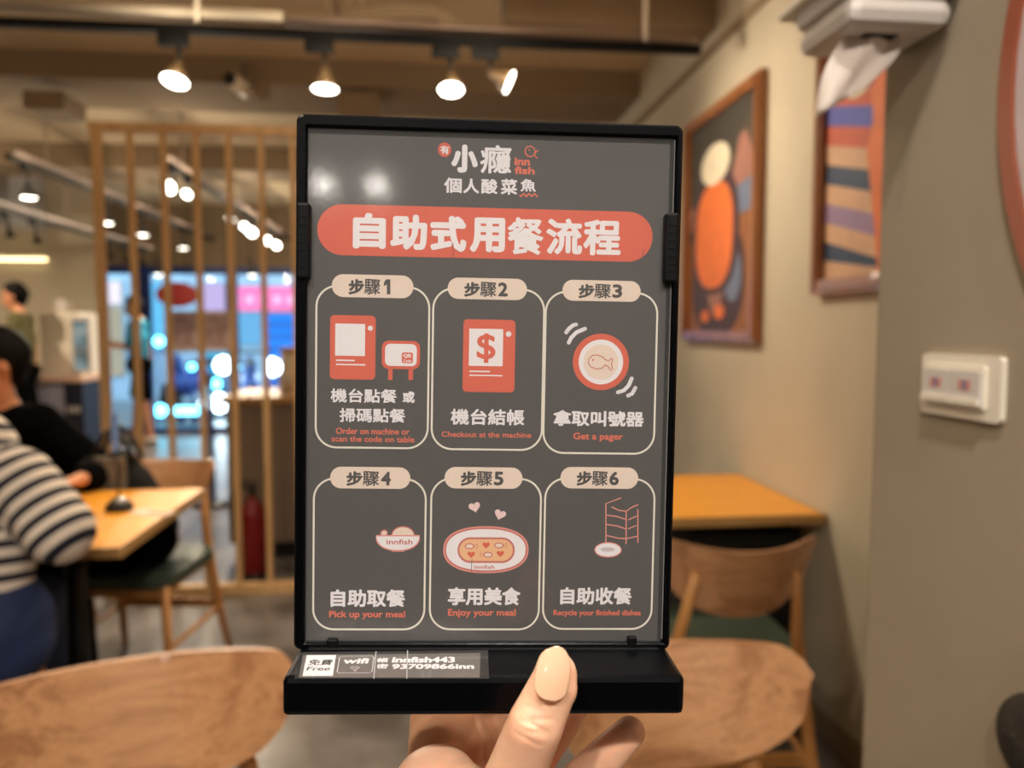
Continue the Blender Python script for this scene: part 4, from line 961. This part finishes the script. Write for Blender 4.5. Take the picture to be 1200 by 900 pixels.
card(639.3, 560.5, 763, 737, (657, 547, 747.5, 573), '步驟6', (675.7, 552, 725, 569.2))
# step 1
rr(387, 369, 439.7, 445, 5, ORG); rr(393, 379, 427.7, 417.3, 1, WHT, .0001); disc(434, 384.6, 3, 3, WHT, .0001)
rr(393.7, 421.3, 416, 423.4, 1, WHT, .0001); rr(393.7, 426.2, 428.5, 428.4, 1, WHT, .0001)
rr(447.6, 399, 492, 432.9, 8, ORG); rr(451.4, 402.7, 488.3, 429.3, 6, WHT, .0001); rr(455, 431, 460, 445.4, .3, ORG); rr(478.8, 431, 484, 445.4, .3, ORG)
rr(471, 413, 483.8, 425.7, 2, ORG, .00014); write('QR', 472.6, 414.6, 482.2, 419.8, WHT, .05, h=.00018); write('Code', 472.6, 421, 482.2, 424.6, WHT, .03, h=.00018)
write('機台點餐', 387.6, 455, 465, 472.5, WHT, .026); write('或', 472, 458.5, 486, 472.3, WHT, .045); write('掃碼點餐', 398, 478, 475, 495.5, WHT, .026)
write('Order on machine or', 393.7, 501, 480, 509.6, EOR, .032); write('scan the code on table', 388.6, 510.4, 485.7, 518.6, EOR, .032)
# step 2
rr(543.2, 374, 602.7, 460, 5, ORG); rr(550, 385, 589, 429.3, 1, WHT, .0001); disc(596, 391.5, 3.2, 3.2, WHT, .0001); write('$', 559, 390.5, 580.5, 425.5, ORG, .022, h=.00015)
rr(550, 434.2, 574.3, 436.3, 1, WHT, .0001); rr(550, 439, 589, 441.1, 1, WHT, .0001)
write('機台結帳', 528.3, 478.7, 614.4, 498.8, WHT, .03); write('Checkout at the machine', 517.6, 505.3, 622.6, 513.2, EOR, .032)
# step 3
disc(704.2, 424.2, 33.2, 33.2, ORG); disc(704.2, 424.2, 26.3, 26.3, WHT, .0001); disc(704.2, 424.2, 20.5, 20.5, CRM, .00014)
pline([(709.5, 427.5), (705, 431.5), (699, 432.5), (692.5, 430), (689.6, 426), (690, 420.5), (694, 416.6), (699.5, 415.8), (705, 417.8), (709.5, 421.5), (713, 423), (716.5, 419.8), (718.3, 420.3), (716.6, 425.5), (717.3, 433), (715, 433.6), (713, 430), (709.5, 427.5)], 1.1, ROS, .00018); disc(694.8, 421.8, 1.1, 1.1, ROS, .00018)
for q in ([(663.5, 389.5), (667, 384.8), (672, 381), (675, 380.3)], [(666.5, 401.5), (669.5, 395.5), (675.5, 389.5), (685.5, 385.2)], [(724, 459.8), (731, 457.5), (736.5, 452), (740.3, 443.5)], [(736, 463.6), (740.5, 461.5), (744.5, 454.5)]): pline(q, 4.6, WHT, .0001)
write('拿取叫號器', 648.5, 480.3, 754.2, 500.3, WHT, .036); write('Get a pager', 671.7, 506.8, 729.8, 518, EOR, .032)
# step 4: bowl
def bowl_pts(cx, y, rx_, d): return [uv(cx - rx_, y)] + [uv(cx - rx_ * math.cos(PI * k / 16), y + d * math.sin(PI * k / 16) ** .8) for k in range(1, 16)] + [uv(cx + rx_, y)]
bp = bowl_pts(466.3, 627.6, 25.5, 17.6)
disc(472.3, 627.5, 13.8, 11.2, ROS, .00007); disc(472.3, 627.8, 12.5, 10, CRM, .00009); disc(450, 624.5, 4.6, 4, ROS, .00007, rot=.5); disc(450.2, 624.9, 3.4, 2.9, CRM, .00009, rot=.5)
shape(bp, WHT, .00012); pline(bp, 1.6, PNK, .00014, True, uvs=True); rr(459, 643.2, 474, 646.5, 1, PNK, .00010)
write('innfish', 453, 631.8, 483.5, 638, ROS, .03, h=.00018)
write('自助取餐', 387.5, 690.5, 475, 711.3, WHT, .038); write('Pick up your meal', 385.7, 715.5, 474.7, 725.8, EOR, .032)
# step 5: oval plate
heart(556.2, 594, 14.5, R(14), PKL, .0001); heart(586, 602.8, 14.5, R(-17), PKL, .0001)
disc(569.5, 644.2, 50.3, 28, PNK, .00006, .86); disc(569.5, 644.2, 48.6, 26.4, ROS, .00008, .86); disc(569.5, 644.2, 46.8, 24.6, WHT, .0001, .86)
rr(536.4, 629.4, 603, 659.8, 15, ROS, .00012); rr(538.6, 631.6, 600.8, 657.4, 13, PCH, .00014)
for cx, cy_, s in ((551, 640, 1), (585.4, 639, 1), (571, 650, -1)):
    disc(cx - s * .8, cy_, 5.6, 3.5, ROS, .00016); disc(cx - s * .8, cy_, 4.3, 2.3, CRM, .00018)
    pline([(cx + s * 4.4, cy_), (cx + s * 8.2, cy_ - 2.8), (cx + s * 8.2, cy_ + 2.8)], .9, ROS, .00016, True)
for x, y in ((569.6, 638.6), (552.2, 649.6), (586.3, 648.7)): heart(x, y, 9.4, R(0), ORG, .00016)
write('innfish', 555.8, 662, 579.5, 666.6, ROS, .03, h=.00016)
pline([(553, 655), (552.4, 668), (551.3, 681)], .7, DRK, .0003)
write('享用美食', 525, 688, 609.7, 709.4, WHT, .038); write('Enjoy your meal', 525, 713.5, 604.3, 724, EOR, .032)
# step 6: dish rack and plate
for q in ([(710, 640), (710, 590), (727.5, 583.5)], [(733.7, 637), (733.7, 599)], [(747.4, 635.6), (747.4, 597)], [(717, 594), (725, 598), (733.7, 599), (741, 594), (747.4, 591.5)],
          [(711, 603.7), (722, 605), (733.7, 608.7)], [(736.5, 609), (745.5, 605)], [(711, 614.5), (724, 616.5), (733, 619.6)], [(736.5, 619.5), (745.5, 615.7)], [(711, 627.5), (724, 630.5), (733.7, 631.2), (747.4, 628.3)]): pline(q, 1.4, PNK, .0001)
disc(712.5, 644.3, 16.3, 9.2, PNK, .00012); disc(712.5, 644.2, 15, 7.8, WHT, .00014); disc(712, 643.8, 8.5, 2.6, mat('print_grey', (205, 196, 198), .6), .00016)
write('自助收餐', 656.7, 688, 740.2, 708.5, WHT, .038); write('Recycle your finished dishes', 648.5, 714.3, 750.8, 723.2, EOR, .032)
# small worn cracks in the cover near the banner
for q in ([(754, 293), (752.5, 303)], [(741, 318), (745, 311), (747, 312)], [(750, 309), (751, 315)], [(531, 285), (531, 303)]): pline(q, .6, DRK, .0003, name='scratch')

# ---- lettering on the wifi label (top of the base)
def write_base(s, px0, py0, px1, py1, m, bold=.03):
    v, f = textmesh(s); lo, hi = v.min(0), v.max(0)
    u0, n0 = uw(px0, py0, vb); u1, n1 = uw(px1, py1, vb)        # n0 far edge, n1 near edge
    hh = n1 - n0; ww = bold * hh
    v = (v - lo) / (hi - lo) * np.array([u1 - u0 - 2 * ww, hh - 2 * ww]) + np.array([ww, ww]); V, Fc = fat(v, f, ww)
    return fromdata('lettering', [(u0 + x, vb + .00044 + q, n1 - y) for x, y, q in V], Fc, m, lab)
write_base('免費', 363.5, 774, 388, 780.8, DRK, .02); write_base('Free', 361, 782.5, 386, 787.2, DRK, .02)
write_base('wifi', 404, 772.5, 431, 779, WHT, .05)
write_base('帳', 443, 772.3, 454.5, 777.8, WHT, .03); write_base('密', 442.5, 779.2, 454, 784.8, WHT, .03)
write_base('innfish443', 460.5, 771, 533, 777.8, WHT, .05); write_base('93709866inn', 460, 779.3, 555.5, 785.2, WHT, .05)
def bl(pts, wpx, closed=False):
    P = [np.array(uw(x, y, vb)) for x, y in pts]; w_ = wpx * .0003 / 2; n = len(P); V = []; Fc = []
    for i in range(n):
        a = P[(i - 1) % n] if closed or i else P[i]; c = P[(i + 1) % n] if closed or i < n - 1 else P[i]
        d = c - a; d = d / (np.linalg.norm(d) + 1e-12); nn = np.array([-d[1], d[0]]); V += [P[i] + nn * w_, P[i] - nn * w_]
    for i in range(n if closed else n - 1): j = (i + 1) % n; Fc.append((2 * i, 2 * j, 2 * j + 1, 2 * i + 1))
    fromdata('printed_line', [(x, vb + .00045, y) for x, y in V], Fc, WHT, lab)
bl([(400, 770.3), (436, 770), (438, 771.5), (436, 788), (433.5, 789.8), (397, 790), (395, 788.3), (398, 771.8)], .9, True)
for r_ in (2.6, 5.2, 7.8): bl([(416 + r_ * math.sin(R(a)) * 1.0, 788 - r_ * .75 * math.cos(R(a))) for a in range(-48, 49, 12)], 1.0)
bl([(415.2, 787.6), (416.8, 787.6)], 1.8)

# ================================================================== HAND holding the base
def C(px, py, D): return at(px, py, D)
vd = ray(600, 450).normalized()
hs = mat('hand_skin', (246, 196, 162), .45, .06, 60, rgb2=(244, 186, 152), bump=.12, sss=.25)
hand = thing('hand', 'light skinned left hand holding the sign base, thumb in front with a long nude nail', 'hand', C(600, 1010, .31))
def hp_(c): return c
fl = (vd, .84)
TD = .276
caps = [
    # thumb
    (C(651, 792, TD + .001), C(649, 778, TD + .003), .0078, .0062, (vd, .62)),
    (C(649, 806, TD), C(651, 790, TD + .001), .0088, .0080, (vd, .75)),
    (C(628, 848, TD - .001), C(647, 806, TD), .0102, .0089, (vd, .85)),
    (C(604, 905, TD + .006), C(628, 848, TD - .001), .0108, .0102),
    (C(575, 985, TD + .022), C(606, 905, TD + .006), .0150, .0112),
    (C(560, 1040, TD + .04), C(575, 985, TD + .022), .020, .0150),
    # thenar mound, seen at lower left
    (C(512, 932, .318), C(545, 1010, .318), .0195, .024), (C(512, 932, .318), C(570, 960, .300), .018, .015),
    # palm
    (C(512, 872, .356), C(540, 1080, .345), .0135, .020), (C(536, 862, .362), C(560, 1080, .350), .0125, .020), (C(562, 872, .362), C(580, 1090, .348), .013, .020), (C(588, 866, .366), C(605, 1080, .350), .0125, .020), (C(605, 920, .358), C(610, 1090, .348), .013, .020), (C(645, 940, .358), C(640, 1080, .345), .012, .018),
    (C(600, 1080, .343), C(600, 1250, .330), .026, .026), (C(600, 1250, .330), C(640, 1750, .30), .026, .036),
    # index, middle, ring going up behind the base
    (C(508, 905, .354), C(505, 840, .366), .0125, .0100), (C(505, 840, .366), C(520, 770, .372), .0100, .0088), (C(520, 770, .372), C(532, 720, .362), .0088, .0072),
    (C(556, 905, .358), C(560, 835, .370), .0122, .0100), (C(560, 835, .370), C(575, 760, .376), .0100, .0088), (C(575, 760, .376), C(588, 705, .364), .0088, .0074),
    (C(606, 915, .360), C(655, 850, .368), .0110, .0090), (C(655, 850, .368), C(690, 790, .372), .0090, .0082), (C(690, 790, .372), C(700, 745, .362), .0082, .0068),
    # little finger, held out to the right
    (C(640, 965, .350), C(688, 908, .338), .0105, .0090), (C(688, 908, .338), C(716, 880, .332), .0090, .0080), (C(716, 880, .332), C(738, 858, .329), .0080, .0068),
]
hand_body = organic('body', caps, .0009, hs, hand, 14, 10, inv=Matrix.Translation(-hand.location))
# knuckle creases across the back of the thumb and on the palm
hv = np.array([v_.co[:] for v_ in hand_body.data.vertices]); hl = np.array(hand.location)
nv = np.array([v_.normal[:] for v_ in hand_body.data.vertices])
for (x0_, y0_, D0, x1_, y1_, D1, amp, sg_) in ((606, 846, .266, 652, 858, .266, .0007, .0007), (604, 852, .266, 650, 865, .266, .0005, .0007), (610, 839, .266, 655, 850, .266, .0005, .0007), (600, 860, .267, 640, 873, .267, .0005, .0007), (612, 832, .266, 640, 838, .266, .0003, .0006), (553, 846, .345, 566, 905, .335, .0008, .0009), (560, 846, .345, 582, 900, .335, .0006, .0008)):
    A_ = np.array(C(x0_, y0_, D0)) - hl; B_ = np.array(C(x1_, y1_, D1)) - hl; d_ = B_ - A_; Lx = np.linalg.norm(d_); d_ /= Lx
    vdn = np.array(vd); pr_ = hv - A_; pr_ = pr_ - np.outer(pr_ @ vdn, vdn); dd = d_ - vdn * (d_ @ vdn); t_ = pr_ @ dd
    wob = .0006 * np.sin(t_ * 420 + x0_); dist = np.linalg.norm(pr_ - np.outer(t_, dd), axis=1); sgn = (pr_ @ np.cross(vdn, dd)); e_ = np.exp(-((sgn - wob) / sg_) ** 2) * np.clip(np.minimum(t_, Lx - t_) / .004, 0, 1) * (nv @ vdn < -.1)
    hv = hv - nv * (e_ * amp)[:, None]
hand_body.data.vertices.foreach_set('co', hv.astype(np.float32).ravel()); hand_body.data.update()
# thumb nail: a long almond plate curved across
def nail(tipc, basec, width, facing, m, name='thumb_nail', par=hand, bulge=.0022, lift=0.0):
    ax = (tipc - basec); L_ = ax.length; ax.normalize(); nrm = (facing - ax * facing.dot(ax)).normalized(); sd = ax.cross(nrm)
    v = []; f = []; n, m_2 = 44, 14
    for side in (0, 1):
        for j in range(n + 1):
            t_ = j / n
            w_ = max(0, 1 - abs(max(0, (t_ - .42) / .58)) ** 2.2) ** .55 if t_ > .42 else 1 - (1 - t_ / .42) ** 2 * .10
            w_ *= max(.12, 1 - (1 - min(1, t_ / .20)) ** 2) ** .5
            for i in range(m_2 + 1):
                s_ = -1 + 2 * i / m_2
                x = s_ * width / 2 * w_; arch = bulge * (1 - (s_ * w_) ** 2) + .0008 * math.sin(PI * t_)
                p = basec + ax * (L_ * t_) + sd * x + nrm * (arch + lift - (0.0006 if side else 0))
                v.append(p - par.location)
    N = (n + 1) * (m_2 + 1)
    for j in range(n):
        for i in range(m_2):
            q = j * (m_2 + 1) + i; f.append((q, q + 1, q + m_2 + 2, q + m_2 + 1)); f.append((N + q, N + q + m_2 + 1, N + q + m_2 + 2, N + q + 1))
    for i in range(m_2): f.append((i, N + i, N + i + 1, i + 1)); q = n * (m_2 + 1) + i; f.append((q, q + 1, N + q + 1, N + q))
    for j in range(n): q = j * (m_2 + 1); f.append((q, q + m_2 + 1, N + q + m_2 + 1, N + q)); q += m_2; f.append((q, N + q, N + q + m_2 + 1, q + m_2 + 1))
    bm = bmesh.new(); me = bpy.data.meshes.new('n'); me.from_pydata([tuple(x) for x in v], [], f); bm.from_mesh(me); bpy.data.meshes.remove(me)
    return bmobj(name, bm, m, par, True)
nm = mat('nail_nude', (250, 202, 166), .12, coat=.8)
nail(C(653.5, 756.5, TD - .0060), C(642.5, 820, TD - .0102), .0126, -vd + MC @ Vector((.12, 0, 0)), nm, bulge=.0017, lift=0.0)['label'] = 'long glossy nude almond nail'
nail(C(745.5, 849, .3255), C(737, 858, .326), .006, vd * .3 + MC @ Vector((.8, .4, 0)), nm, 'little_finger_nail', bulge=.001, lift=.0015)
